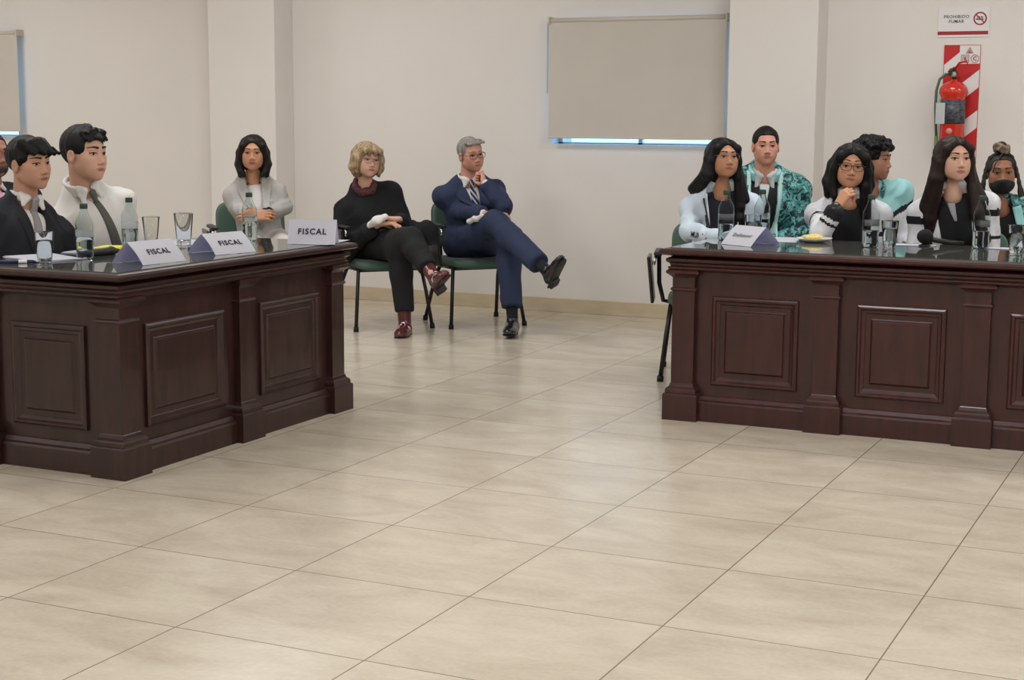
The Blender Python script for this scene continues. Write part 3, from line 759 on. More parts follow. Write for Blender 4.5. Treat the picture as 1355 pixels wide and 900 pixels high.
def make_chair():
    t = thing('tablet_arm_chair', 'x', 'chair', (0,0,0))
    V, F = cushion(.47, .44, .05)
    for v in V:
        if v[0] > .12: v[2] -= (v[0]-.12)**2*1.6
        v[2] += .425
    o = mesh_np('seat', V, F, GREEN, t)
    V, F = cushion(.46, .43, .022)
    for v in V: v[2] += .398; 
    mesh_np('seat_pan', V, F, BLK, t)
    for nm, th, off, m, sc in (('backrest', .04, 0, GREEN, 1.), ('back_shell', .02, -.026, BLK, 1.01)):
        V, F = cushion(.45*sc, .32*sc, th); W = []
        for v in V:
            x, y, z = v; r = z+off-.0+(y*y)*.55       # bend around the sitter
            W.append((-.235+r-(x)*.16, y, .66+x))
        mesh_np(nm, W, [f[::-1] for f in F], m, t)
    for q in (-1, 1):
        o = mesh_np('leg', *tube_np([(.145,q*.215,.40), (.185,q*.235,.25), (.235,q*.262,.012)], [.0125,.0125,.0125], 10), BLK, t)
        mesh_np('foot_cap', *tube_np([(.232,q*.2605,.03), (.236,q*.2625,.0)], .0175, 10), RUB, o)
        o = mesh_np('leg', *tube_np([(-.10,q*.215,.39), (-.16,q*.23,.30), (-.265,q*.262,.012)], [.0125]*3, 10), BLK, t)
        mesh_np('foot_cap', *tube_np([(-.262,q*.261,.03), (-.267,q*.263,.0)], .0175, 10), RUB, o)
        mesh_np('back_upright', *tube_np([(-.02,q*.16,.392), (-.17,q*.16,.388), (-.225,q*.16,.42), (-.262,q*.155,.60), (-.262,q*.14,.70)], .011, 10), BLK, t)
        mesh_np('seat_rail', *tube_np([(.15,q*.215,.395), (-.11,q*.215,.392)], .0125, 10), BLK, t)
    mesh_np('cross_rail', *tube_np([(.145,-.215,.388), (.145,.215,.388)], .0115, 8), BLK, t)
    mesh_np('cross_rail', *tube_np([(-.10,-.215,.385), (-.10,.215,.385)], .0115, 8), BLK, t)
    # folded writing tablet at the sitter's right hand
    mesh_np('arm_post', *tube_np([(-.06,-.215,.392), (-.05,-.262,.40), (-.03,-.285,.50), (-.02,-.288,.655), (.06,-.288,.668), (.16,-.288,.668)], .012, 10), BLK, t)
    bm = bmesh.new(); add_box(bm, (.04,-.288,.672), (.26,.045,.024), .010, 3); bm_obj('arm_pad', bm, BLK, t)
    bm = bmesh.new(); add_box(bm, (.07,-.325,.535), (.235,.018,.25), .007, 3, rot=Matrix.Rotation(.10, 3, 'X')); tb = bm_obj('writing_tablet', bm, mat('tablet_black', (30,30,32), .28), t)
    mesh_np('hinge', *tube_np([(.15,-.30,.66), (.17,-.305,.64), (.175,-.31,.615)], .009, 8), mat('chrome', (190,190,195), .2, 1.), t)
    return t
def copy_tree(o, parent=None):
    c = o.copy(); C.objects.link(c); c.parent = parent
    if parent is not None: c.matrix_parent_inverse = o.matrix_parent_inverse
    for ch in list(o.children): copy_tree(ch, c)
    return c
chair0 = make_chair()
CH = [(-1.50,6.02,-41.8,'green chair with black frame the man in the navy suit sits on','row'),
      (-1.985,5.62,-41.8,'green chair with black frame the woman in the black shawl sits on','row'),
      (-2.65,5.13,-46,'green chair behind the left desk the woman in the grey blazer sits on','row'),
      (.60,4.68,-72,'black legged chair at the left end of the right desk, its arm sticking out','desk'),
      (-1.71,1.82,-8,'chair under the young man in the dark suit','desk'),
      (-1.71,2.53,-8,'chair under the young man in white shirt and loose tie','desk'),
      (-2.66,2.96,-18,'chair of the bearded man at the left photo edge','desk'),
      (.50,5.85,-66,'chair of the young man in the teal patterned jacket','desk'),
      (1.33,4.74,-74,'chair of the girl in glasses resting her chin on her hand','desk'),
      (1.27,5.68,-50,'chair of the curly haired boy looking sideways','desk'),
      (1.93,4.78,-72,'chair of the girl with long brown hair at the right desk','desk'),
      (2.10,5.62,-82,'chair of the girl wearing the black face mask','desk')]
for i, (x, y, a, lb, g) in enumerate(CH):
    o = chair0 if i == 0 else copy_tree(chair0)
    o.location = (x, y, 0); o.rotation_euler = (0,0,math.radians(a)); o['label'] = lb; o['group'] = 'tablet arm chairs'
# ------------------------------------------------------------------ things on the desks
ZT = .8015
PET = mat('clear_plastic', (240,245,246), .03, trans=1, ior=1.13); WAT = mat('water', (235,243,245), .0, trans=1, ior=1.16)
GLS = mat('drinking_glass', (244,247,248), .02, trans=1, ior=1.2); CAPG = mat('cap_green', (30,58,46), .5); LBL = mat('label_clear', (225,230,232), .25, trans=.88, ior=1.05)
PAPER = mat('paper', (224,224,228), .8); nt = PAPER.node_tree; tl = nt.nodes.new('ShaderNodeBsdfTranslucent'); tl.inputs[0].default_value = lin((196,196,226)); ms = nt.nodes.new('ShaderNodeMixShader'); ms.inputs[0].default_value = .38
nt.links.new(nt.nodes['Principled BSDF'].outputs[0], ms.inputs[1]); nt.links.new(tl.outputs[0], ms.inputs[2]); nt.links.new(ms.outputs[0], nt.nodes['Material Output'].inputs['Surface'])
INK = mat('ink', (28,28,30), .7)
def make_bottle(s=1., level=.10):
    t = thing('water_bottle', 'x', 'bottle')
    bm = bmesh.new(); S = lambda P: [(r*s, z*s) for r, z in P]
    prof = [(0,.006),(.018,.004),(.027,.0),(.033,.006),(.034,.02),(.0325,.04),(.034,.06),(.034,.115),(.033,.125),(.0345,.133),(.031,.148),(.021,.168),(.0145,.185),(.0125,.195),(.0125,.203)]
    inn = [(r-.0007, z+.0007) for r, z in prof[1:]][::-1]+[(0,.0075)]
    add_lathe(bm, S(prof+inn), seg=28); bm_obj('bottle_body', bm, PET, t, True)
    bm = bmesh.new(); w = [(0,.009)]+[(r-.0016, z+.0022) for r, z in prof[2:] if z < level]+[(np.interp(level, [z for r, z in prof[3:]], [r for r, z in prof[3:]])-.0016, level), (0,level)]
    add_lathe(bm, S(w), seg=28); bm_obj('water', bm, WAT, t, True)
    bm = bmesh.new(); add_lathe(bm, S([(0,.194),(.0148,.194),(.0150,.198),(.0150,.211),(.0138,.214),(0,.214)]), seg=28); bm_obj('cap', bm, CAPG, t, True)
    bm = bmesh.new(); add_lathe(bm, S([(.0346,.088),(.0349,.088),(.0349,.114),(.0346,.114)]), seg=28)
    bmesh.ops.delete(bm, geom=[f for f in bm.faces if f.calc_center_median().y > .012*s], context='FACES'); bm_obj('label_band', bm, LBL, t, True)
    return t
def make_glass(level=.075, s=1.):
    t = thing('drinking_glass', 'x', 'glass'); S = lambda P: [(r*s, z*s) for r, z in P]
    bm = bmesh.new(); add_lathe(bm, S([(0,.001),(.026,.0),(.0285,.004),(.040,.122),(.0392,.1235),(.0382,.122),(.0272,.014),(.024,.011),(0,.0105)]), seg=32); bm_obj('glass_body', bm, GLS, t, True)
    if level:
        bm = bmesh.new(); r = .0268+(.0382-.0272)*(level-.014)/.108; add_lathe(bm, S([(0,.0112),(.0235,.0116),(.0266,.0148),(r,level),(0,level)]), seg=32); bm_obj('water', bm, WAT, t, True)
    return t
def place(o, x, y, lb, g, rz=0., z=ZT):
    o.location = (x, y, z); o.rotation_euler = (0,0,rz); o['label'] = lb; o['group'] = g; return o
b0 = make_bottle(1.06, .085); place(b0, -1.13,1.70, 'clear water bottle with green cap between the dark suited boy and the white shirt', 'water bottles on the desks')
place(copy_tree(b0), -1.27,2.16, 'clear water bottle behind the first name card, next to an empty glass', 'water bottles on the desks', 1.)
place(copy_tree(b0), -1.08,2.80, 'clear water bottle standing in front of the woman in grey blazer', 'water bottles on the desks', 2.)
b1_ = make_bottle(1.13, .07); place(b1_, .905,3.93, 'clear water bottle left of the tilted card on the right desk', 'water bottles on the desks')
place(copy_tree(b1_), 1.04,4.08, 'clear water bottle behind the tilted card, before the teal jacket', 'water bottles on the desks', .7)
place(copy_tree(b1_), 1.62,3.86, 'clear water bottle in front of the girl in glasses', 'water bottles on the desks', 1.4)
place(copy_tree(b1_), 2.085,4.05, 'clear water bottle near the right photo edge, in front of the long haired girl', 'water bottles on the desks', 2.)
g0 = make_glass(.082); place(g0, -1.165,1.50, 'glass of water in front of the boy in the dark suit', 'drinking glasses on the desks')
g1_ = make_glass(0); place(g1_, -1.375,2.44, 'empty glass right of the second bottle on the left desk', 'drinking glasses on the desks')
place(make_glass(.02), -1.19,2.44, 'nearly empty tall glass between the first and second name cards', 'drinking glasses on the desks').scale = (1.1,1.1,1.18)
place(copy_tree(g0), 1.02,4.00, 'glass of water right behind the tilted card on the right desk', 'drinking glasses on the desks')
place(copy_tree(g0), 1.70,3.90, 'glass of water beside the bottle before the girl in glasses', 'drinking glasses on the desks')
place(copy_tree(g0), 2.265,3.88, 'glass of water cut by the right photo edge', 'drinking glasses on the desks')
bm = bmesh.new()
def tent(name, label, p0, p1, depth, h, text, tsize, tcol, curl=.0, zt=ZT+.001):
    """folded card: front flap base from p0 to p1, ridge behind"""
    p0 = np.array([*p0, 0.]); p1 = np.array([*p1, 0.]); c = (p0+p1)/2; u = nz(p1-p0); n = np.cross([0,0,1.], u)    # n points back
    t = thing(name, label, 'name card', (float(c[0]), float(c[1]), zt), 0, 'folded white name cards'); L = np.linalg.norm(p1-p0)/2; m = 10
    for k, (a, b) in enumerate((((0,0),(depth/2,h)), ((depth/2,h),(depth,0)))):
        rows = []
        for i in range(m+1):
            s_ = i/m; w = a[0]+(b[0]-a[0])*s_; z = a[1]+(b[1]-a[1])*s_; sag = -curl*math.sin(PI*s_)
            rows.append([u*x+n*(w+(sag if k == 0 else -sag))+np.array([0,0,z]) for x in (-L, 0, L)])
        nn = np.cross(rows[0][1]*0+u, rows[1][1]-rows[0][1]); nn = nz(nn)
        V, F = sheet(np.array(rows), nn*(-1 if k == 0 else -1), .0006)
        me = bpy.data.meshes.new('flap'); me.from_pydata([tuple(v) for v in V], [], F); me.materials.append(PAPER); newobj('flap', me, t)
        if k == 0 and text:
            fwd = np.cross(u, nz(rows[-1][1]-rows[0][1])); mid = rows[5][1]
            text_obj('lettering', text, tsize, tcol, t, tuple(mid+fwd*.0022), tuple(u), tuple(rows[-1][1]-rows[0][1]), bold=.0009, space=1.2)
    return t
tent('name_card', 'folded white card reading FISCAL nearest the desk corner', (-.735,1.575), (-.715,1.825), .165, .088, 'FISCAL', .036, INK, .008)
tent('name_card', 'folded white card reading FISCAL, the middle one of three on the left desk', (-.755,2.08), (-.705,2.305), .175, .086, 'FISCAL', .036, INK, .008)
tent('name_card', 'upright white card reading FISCAL at the far end of the left desk', (-.81,2.71), (-.595,2.78), .075, .112, 'FISCAL', .038, INK, .0)
tent('name_card', 'folded white card with faint grey lettering on the right desk', (.955,3.70), (1.13,3.60), .19, .086, 'Defensor', .028, mat('ink_grey', (120,120,124), .8), .004)
def sheetpaper(x, y, rz, label, w=.21, l=.297, cat='paper', z=ZT+.0005, m=None, name='paper_sheet', n=1, grp='paper sheets on the desks'):
    bm = bmesh.new()
    for i in range(n): add_box(bm, (rnd.uniform(-.01,.01)*(n > 1), rnd.uniform(-.01,.01)*(n > 1), .001+i*.0022), (w, l, .0012), rot=Matrix.Rotation(rnd.uniform(-.12,.12)*(n > 1), 3, 'Z'))
    o = tag(bm_obj(name, bm, m or PAPER), label, cat, grp); o.location = (x, y, z); o.rotation_euler = (0,0,rz); return o
sheetpaper(-1.28,1.63,1.25, 'stack of white paper sheets in front of the dark suited boy', n=3)
sheetpaper(-1.30,2.02,.15, 'white paper sheets under the yellow notepad', n=2)
sheetpaper(-1.26,2.56,.3, 'white paper sheet behind the middle name card', n=1)
sheetpaper(-.72,2.88,.2, 'white paper sheet behind the far name card', n=1, w=.15)
sheetpaper(1.12,4.07,.2, 'white paper sheet behind the glass and the tilted card', n=1)
sheetpaper(1.78,4.07,.05, 'white paper sheet left of the black microphone', n=1, w=.2, l=.1)
sheetpaper(2.16,4.08,.0, 'white paper sheet right of the last bottle', n=1, w=.14, l=.1)
sheetpaper(-1.345,2.13,.35, 'yellow notepad lying on white paper beside the black case', w=.11, l=.16, cat='notepad', z=ZT+.006, m=mat('yellow', (222,216,40), .8), name='notepad', n=2, grp=None)
F_ = Field(); F_.cap((0,-.085,.013), (0,.045,.014), .016, .018, k=.01).cap((0,.045,.014), (0,.085,.012), .018, .008, k=.01)
V, Q = F_.mesh(.004); o = tag(mesh_np('spectacle_case', V, Q, mat('case_black', (22,22,24), .35)), 'slim black spectacle case lying behind the first bottle', 'case'); o.location = (-1.17,1.86,ZT+.002); o.rotation_euler = (0,0,-.15)
def spectacles(x, y, rz):
    P = []
    for q in (-1, 1):
        P.append(tube_np([(q*.03+.024*math.cos(a), 0, .02+.017*math.sin(a)) for a in np.linspace(0, 2*PI, 22)], .0012, 6, caps=False))
        P.append(tube_np([(q*.055,0,.026), (q*.058,.06,.014), (q*.050,.12,.003)], .0012, 6))
    P.append(tube_np([(-.007,0,.024),(0,0,.027),(.007,0,.024)], .0012, 6)); V, F = join_np(P)
    o = tag(mesh_np('spectacles', V, F, mat('wire', (120,112,104), .3, .8)), 'thin wire spectacles lying left of the first name card', 'glasses'); o.location = (x, y, ZT+.001); o.rotation_euler = (0,0,rz)
spectacles(-1.03,1.90,.9)
def pen(x, y, rz, rgb, label, L=.14, r=.0055, cap=(225,225,225)):
    t = thing('pen', label, 'pen', (x, y, ZT+r), rz, 'pens on the left desk')
    mesh_np('barrel', *tube_np([(-L/2,0,0), (L*.25,0,0), (L*.42,0,0), (L/2,0,0)], [r,r,r*.8,r*.25], 12), mat('pen_%d' % rgb[0], rgb, .35), t)
    mesh_np('grip', *tube_np([(L*.05,0,0), (L*.27,0,0)], r*1.08, 12), mat('pen_cap', cap, .4), t)
pen(-1.235,1.415,.75, (30,36,78), 'dark blue pen lying in front of the glass of water', .15, .007)
pen(-1.37,1.36,.5, (120,30,42), 'maroon marker at the left photo edge of the desk', .13, .009)
pen(-1.02,2.33,1.3, (34,54,140), 'blue pen lying left of the middle name card', .13, .005)
t = thing('pastry_plate', 'small white plate with yellow pastries on the right desk', 'plate', (1.315,4.03,ZT))
bm = bmesh.new(); add_lathe(bm, [(0,.002),(.04,.0),(.055,.004),(.085,.018),(.086,.020),(.083,.020),(.054,.008),(0,.006)], seg=40); bm_obj('plate', bm, mat('china', (225,222,214), .2), t, True)
for k in range(6):
    a = k*1.05+.2; F_ = Field(); F_.ell((.035*math.cos(a)*(k > 0), .035*math.sin(a)*(k > 0), .024+.006*(k == 0)), (.024,.017,.010)); V, Q = F_.mesh(.003); V = folds(V, Q, .002, 90, k)
    o = mesh_np('pastry', V, Q, mat('pastry', (206,178,92), .7, rgb2=(232,214,150), vscale=60)); tag(o, 'golden pastry on the small white plate', 'pastry', 'pastries on the plate'); o.location = (1.315,4.03,ZT)
t = thing('table_microphone', 'black foam headed microphone in front of the long haired girl', 'microphone', (1.835,4.04,ZT))
F_ = Field(); F_.ell((0,0,.045), (.037,.037,.034)); V, Q = F_.mesh(.004); V = folds(V, Q, .002, 180, 2); mesh_np('foam_head', V, Q, mat('foam', (20,18,19), .95), t)
mesh_np('handle', *tube_np([(.02,.0,.035), (.10,.05,.018), (.16,.09,.014)], [.013,.012,.010], 12), BLK, t)
bm = bmesh.new(); add_lathe(bm, [(0,0),(.03,0),(.028,.006),(.01,.012),(0,.012)], seg=24); bm_obj('stand', bm, BLK, t, True)
# ------------------------------------------------------------------ wall signs and extinguisher
RED = mat('sign_red', (186,28,32), .45); WHT = mat('sign_white', (222,218,216), .5); DK = mat('sign_dark', (60,56,58), .6); DRED = mat('bar_red', (150,34,40), .5)
def flat_poly(bm, pts, y, th=.0008):
    a = [bm.verts.new((x, y, z)) for x, z in pts]; b = [bm.verts.new((x, y-th, z)) for x, z in pts]; n = len(pts)
    bm.faces.new(a); bm.faces.new(b[::-1])
    for i in range(n): bm.faces.new([a[i], b[i], b[(i+1) % n], a[(i+1) % n]])
def ring_poly(bm, cx, cz, ro, ri, y, seg=32, th=.0008):
    for i in range(seg):
        a0, a1 = 2*PI*i/seg, 2*PI*(i+1)/seg
        flat_poly(bm, [(cx+ro*math.cos(a0), cz+ro*math.sin(a0)), (cx+ro*math.cos(a1), cz+ro*math.sin(a1)), (cx+ri*math.cos(a1), cz+ri*math.sin(a1)), (cx+ri*math.cos(a0), cz+ri*math.sin(a0))], y, th)
t = thing('no_smoking_sign', 'white sign with a red bar reading PROHIBIDO FUMAR above the extinguisher', 'sign', (1.503,YB-.001,1.985)); y = -.004
bm = bmesh.new(); box2(bm, (-.157,-.004,-.093), (.157,0,.093), .001, 1); bm_obj('board', bm, WHT, t)
bm = bmesh.new(); flat_poly(bm, [(-.157,-.078),(.150,-.078),(.150,-.056),(-.157,-.056)], y); bm_obj('red_bar', bm, DRED, t)
text_obj('lettering', 'PROHIBIDO', .027, DK, t, (-.046,y-.001,.033), (1,0,0), (0,0,1), bold=.0003, space=1.12)
text_obj('lettering', 'FUMAR', .027, DK, t, (-.046,y-.001,.004), (1,0,0), (0,0,1), bold=.0004, space=1.12)
bm = bmesh.new(); ring_poly(bm, .098,.020,.041,.032, y); flat_poly(bm, [(.068,.044),(.073,.049),(.128,-.004),(.123,-.009)], y-.0004); bm_obj('prohibition_ring', bm, DRED, t)
bm = bmesh.new(); flat_poly(bm, [(.074,.012),(.118,.012),(.118,.020),(.074,.020)], y-.0002); flat_poly(bm, [(.078,.024),(.098,.028),(.096,.034),(.080,.031)], y-.0002); flat_poly(bm, [(.100,.026),(.116,.024),(.116,.030),(.102,.034)], y-.0002); bm_obj('cigarette_symbol', bm, DK, t)
t = thing('extinguisher_backboard', 'red and white striped board behind the fire extinguisher', 'sign', (1.503,YB-.001,1.845))
bm = bmesh.new(); box2(bm, (-.112,-.005,-.80), (.112,0,0), .001, 1); bm_obj('board', bm, WHT, t); y = -.005
W2 = .112
def clipstripe(z0, z1):      # parallelogram rising to the right
    s_ = .80*2*W2
    return [(-W2, z0), (W2, z0+s_), (W2, z1+s_), (-W2, z1)]
bm = bmesh.new()
flat_poly(bm, [(-W2,-.125),(-.016,-.045),(-.016,0),(-W2,0)], y)
flat_poly(bm, [(-W2,-.33),(W2,-.15),(W2,-.118),(-.016,-.118),(-W2,-.20)], y)
for z in (-.58, -.83): flat_poly(bm, [(-W2,max(-.8,z)),(W2,z+.18),(W2,z+.32),(-W2,z+.14)], y)
flat_poly(bm, [(-W2,-.8),(-W2+.003,-.8),(-W2+.003,0),(-W2,0)], y-.001); flat_poly(bm, [(W2-.003,-.8),(W2,-.8),(W2,0),(W2-.003,0)], y-.001); flat_poly(bm, [(-W2,-.003),(W2,-.003),(W2,0),(-W2,0)], y-.001)
flat_poly(bm, [(-.016,-.120),(W2,-.120),(W2,-.117),(-.016,-.117)], y-.001); bm_obj('red_stripes', bm, RED, t)
bm = bmesh.new()
for o_, i_ in ((.026,.022), (.016,.013)):
    tri = lambda r: [(.045+r*math.sin(a), -.040+r*math.cos(a)) for a in (0, 2*PI/3, 4*PI/3)]
    A, B_ = tri(o_), tri(i_)
    for k in range(3): flat_poly(bm, [A[k], A[(k+1) % 3], B_[(k+1) % 3], B_[k]], y-.0015)
for cx_ in (.018,):
    for o_, i_ in ((.024,.021), (.015,.013)):
        A = [(cx_+a*o_, -.086+b*o_) for a, b in ((-1,-1),(1,-1),(1,1),(-1,1))]; B_ = [(cx_+a*i_, -.086+b*i_) for a, b in ((-1,-1),(1,-1),(1,1),(-1,1))]
        for k in range(4): flat_poly(bm, [A[k], A[(k+1) % 4], B_[(k+1) % 4], B_[k]], y-.0015)
ring_poly(bm, .078,-.086,.025,.022, y-.0015, 24)
bm_obj('class_symbols', bm, DRED, t)
text_obj('lettering', 'A', .022, DRED, t, (.045,y-.003,-.044), (1,0,0), (0,0,1), bold=.0006)
text_obj('lettering', 'B', .026, DRED, t, (.018,y-.003,-.086), (1,0,0), (0,0,1), bold=.0006)
text_obj('lettering', 'C', .034, DRED, t, (.078,y-.003,-.086), (1,0,0), (0,0,1), bold=.0006)
ER = mat('extinguisher_red', (205,44,28), .22, coat=.6); BR = mat('valve_metal', (92,84,72), .35, .8)
t = thing('fire_extinguisher', 'red fire extinguisher with green hose on the striped board', 'extinguisher', (1.475,YB-.094,1.13))
bm = bmesh.new(); add_lathe(bm, [(0,0),(.070,0),(.075,.01),(.075,.385),(.079,.395),(.086,.412),(.088,.428),(.084,.446),(.070,.466),(.046,.482),(.020,.490),(.017,.50),(0,.50)], seg=40); bm_obj('cylinder', bm, ER, t, True)
bm = bmesh.new(); add_lathe(bm, [(0,.498),(.015,.498),(.015,.52),(.020,.523),(.020,.545),(.012,.55),(.012,.575),(0,.577)], seg=20); bm_obj('valve', bm, BR, t, True)
bm = bmesh.new(); add_box(bm, (-.018,-.03,.555), (.022,.085,.010), .003, rot=Matrix.Rotation(.25, 3, 'X')); add_box(bm, (-.018,-.025,.535), (.020,.075,.006), .002); bm_obj('lever', bm, mat('lever_dark', (50,48,46), .4, .5), t)
mesh_np('lever_handle', *tube_np([(.0,-.01,.56), (.03,-.02,.60), (.075,-.02,.612), (.082,-.02,.585)], [.006,.007,.006,.004], 8), RED, t)
bm = bmesh.new(); add_lathe(bm, [(0,-.008),(.016,-.008),(.016,.008),(0,.008)], seg=20)
for v in bm.verts: v.co = Vector((v.co.x, v.co.z-.022, v.co.y+.53))
bm_obj('gauge', bm, mat('gauge', (170,170,160), .3), t, True)
mesh_np('hose', *tube_np([(-.018,-.01,.53), (-.05,-.015,.532), (-.085,-.02,.50), (-.102,-.02,.43), (-.104,-.02,.33), (-.098,-.015,.22), (-.092,-.01,.14)], .0085, 12), mat('hose_green', (74,104,84), .5), t)
mesh_np('nozzle', *tube_np([(-.093,-.01,.15), (-.090,-.01,.02)], [.011,.014], 12), mat('nozzle_green', (90,130,62), .5), t)
bm = bmesh.new(); add_lathe(bm, [(.0758,.225),(.0768,.225),(.0768,.375),(.0758,.375)], seg=40); bmesh.ops.delete(bm, geom=[f for f in bm.faces if f.calc_center_median().y > -.005], context='FACES'); bm_obj('instruction_label', bm, mat('label_dark', (38,38,48), .4, rgb2=(96,96,104), vscale=42, vstretch=(1,1,2.6)), t, True)
bm = bmesh.new(); add_box(bm, (-.064,-.068,.29), (.064,.002,.13), .001, rot=Matrix.Rotation(-.35, 3, 'Z')); o = bm_obj('service_tag', bm, mat('tag_grey', (188,190,192), .5), t)
bm = bmesh.new(); add_lathe(bm, [(0,.0),(.020,.0),(.020,.002),(0,.002)], seg=24)
for v in bm.verts: v.co = Vector((v.co.x-.004, -v.co.z-.0755, v.co.y+.18))
bm_obj('round_seal', bm, mat('seal', (205,130,130), .5), t)
# ------------------------------------------------------------------ lights, world, camera
def area(x, y, z, sx, sy, power, col=(.985,.99,1.), rot=(0,0,0), spread=PI):
    l = bpy.data.lights.new('ceiling_or_daylight_lamp', 'AREA'); l.shape = 'RECTANGLE'; l.size = sx; l.size_y = sy; l.energy = power; l.color = col; l.spread = spread
    o = bpy.data.objects.new('ceiling_or_daylight_lamp', l); o.location = (x, y, z); o.rotation_euler = rot; C.objects.link(o); return o
for x in (-6.2,-2.4,1.4,4.6):
    for y in (-4.2,-1.1,2.1,4.8): area(x, y, 3.15, 1.2, .6, 37)
for a, b in WX:
    area((a+b)/2, YB+.35, 1.7, b-a, 1.1, 14, (.20,.52,1.), (math.radians(-90),0,0))  # added blue light outside each window, stands in for daylight, not on the ceiling
w = bpy.data.worlds.new('World'); bpy.context.scene.world = w; w.use_nodes = True
w.node_tree.nodes['Background'].inputs[0].default_value = (.30,.62,1.,1); w.node_tree.nodes['Background'].inputs[1].default_value = 1.3
cd = bpy.data.cameras.new('Camera'); cam = bpy.data.objects.new('Camera', cd); C.objects.link(cam)
cd.sensor_width = 36; cd.lens = FPX/1355*36; cd.clip_start = .05
M = Matrix((Vector(RI), Vector(UP), Vector(-FW))).transposed().to_4x4(); M.translation = Vector(CAM); cam.matrix_world = M
sc = bpy.context.scene; sc.camera = cam
sc.view_settings.view_transform = 'Standard'; sc.view_settings.look = 'None'; sc.view_settings.gamma = 1; sc.view_settings.use_curve_mapping = False
sc.view_settings.exposure = 0.; sc.cycles.use_denoising = True
# ------------------------------------------------------------------ the people
def skinm(n, rgb, rgb2=None): return mat('skin_'+n, rgb, .52, spec=.35, rgb2=rgb2, vscale=14, bump=.05, bscale=300, sss=.06)
SK1 = skinm('olive', (188,142,118)); SK2 = skinm('fair', (204,160,138)); SK3 = skinm('tan', (176,126,96)); SK4 = skinm('warm', (186,136,106)); SK5 = skinm('brown', (146,100,76)); SK6 = skinm('ruddy', (196,142,122))
def hairm(n, rgb, rough=.42, rgb2=None): return mat('hair_'+n, rgb, rough, rgb2=rgb2, vscale=70, vstretch=(1,1,.12), bump=.7, bscale=330, bstretch=(1,1,.08), spec=.28)
HB = hairm('black', (13,11,11), .5); HBB = hairm('brownblack', (24,17,15), .5); HBR = hairm('brown', (36,23,19), .5); HBL = hairm('blonde', (120,98,72), .5, rgb2=(176,154,122)); HG = hairm('grey', (112,108,104), .5, rgb2=(158,154,150))
def cloth(n, rgb, rough=.85, rgb2=None, vs=40, bs=600, bump=.3, sheen=.0, st=(1,1,1)): return mat('cloth_'+n, rgb, rough, rgb2=rgb2, vscale=vs, vstretch=st, bump=bump, bscale=bs, sheen=sheen)
def A(u, v, Y): return at(u, v, Y=Y)
DARK = cloth('dark_suit', (17,19,27)); WSH = cloth('white_shirt', (214,211,207), .8); GTIE = cloth('grey_tie', (84,84,80), .7); LTIE = cloth('silver_tie', (140,134,138), .6)
NAVY = cloth('navy_suit', (38,48,76)); BLKC = cloth('black_knit', (20,21,24), .95, bs=250, bump=.6); BLKT = cloth('black_trousers', (19,20,23)); GRB = cloth('grey_blazer', (158,155,152), rgb2=(170,167,163), vs=160)
LEATH = mat('burgundy_leather', (84,34,36), .22, coat=.4); BLS = mat('black_leather', (24,24,28), .25, coat=.3)
PB = cloth('pale_blue_jacket', (192,206,218), .55, bs=200, sheen=0); PW = cloth('white_grey_jacket', (196,198,204), .6, rgb2=(212,214,218), vs=30); NVT = cloth('navy_polo', (24,26,38)); BKT = cloth('black_polo', (20,20,24)); STR = cloth('black_stripe', (20,20,26)); AQ = cloth('aqua', (150,204,204), .55)
def camo_mat():
    m = mat('teal_camo', (64,128,128), .55, bump=.15, bscale=200); nt = m.node_tree; b = nt.nodes['Principled BSDF']; tc = nt.nodes['Texture Coordinate']
    n = nt.nodes.new('ShaderNodeTexNoise'); n.inputs['Scale'].default_value = 26; n.inputs['Detail'].default_value = 2; n.inputs['Distortion'].default_value = 1.2; nt.links.new(tc.outputs['Object'], n.inputs['Vector'])
    r = nt.nodes.new('ShaderNodeValToRGB'); r.color_ramp.interpolation = 'CONSTANT'; e = r.color_ramp.elements
    e[0].position = 0; e[0].color = lin((26,44,54)); e[1].position = .43; e[1].color = lin((48,98,102))
    for p_, c_ in ((.48,(78,146,144)), (.55,(116,182,178)), (.61,(38,80,88))): x = e.new(p_); x.color = lin(c_)
    nt.links.new(n.outputs['Fac'], r.inputs['Fac']); nt.links.new(r.outputs['Color'], b.inputs['Base Color']); return m
CAMO = camo_mat()
def lapel(s, F, m, q, z1=.02, z0=-.30, xin=.055, wd=.06, name='lapel', off=.004):
    """notched lapel of one side (q=+1 the wearer's right)"""
    L = [(q*(xin+.002), z1), (q*xin*.8, z1-.08), (q*xin*.45, (z1+z0)/2-.02), (q*.0, z0)]
    R = [(q*(xin+.025), z1-.01), (q*(xin+wd), z1-.085), (q*(xin*.5+wd*.75), (z1+z0)/2-.03), (q*.012, z0-.01)]
    if q < 0: L, R = R, L
    return s.area(name, F, m, L, R, off, .008)
# ---- 1 bearded man cut by the left edge
p = Person('bearded man in glasses and dark suit with pink tie, cut by the left edge', (1,204,2.95), -14, 0, 0, 1.02, (-2.60,2.96,.54), -18, .19, 1.08, skin=skinm('bearded', (150,104,86)), group=None)
p.body(); p.face(brow=(24,20,18), brow_r=.004); p.glasses((30,28,28), rect=.7)
o, F = p.garment('shirt', WSH, .0, seed=1, neckcut=.03, arms=())
p.collar(WSH); p.tie(F, cloth('pink_tie', (176,128,158), .6), w=(.03,.05,.065))
jx = lambda s, w=.07, z0=-.36: (lambda F: s.wedge(F, w, z0, .03))
o, F = p.garment('suit_jacket', DARK, .016, sleeve=.012, extra=jx(p), seed=2, amp=.008, end=.02)
lapel(p, F, DARK, 1); lapel(p, F, DARK, -1); p.trousers(DARK)
for q in (1, -1): p.shoe(q, BLS)
F = p.hair_base(.0, line=.072); p.hairmesh(F, HB, amp=.003)
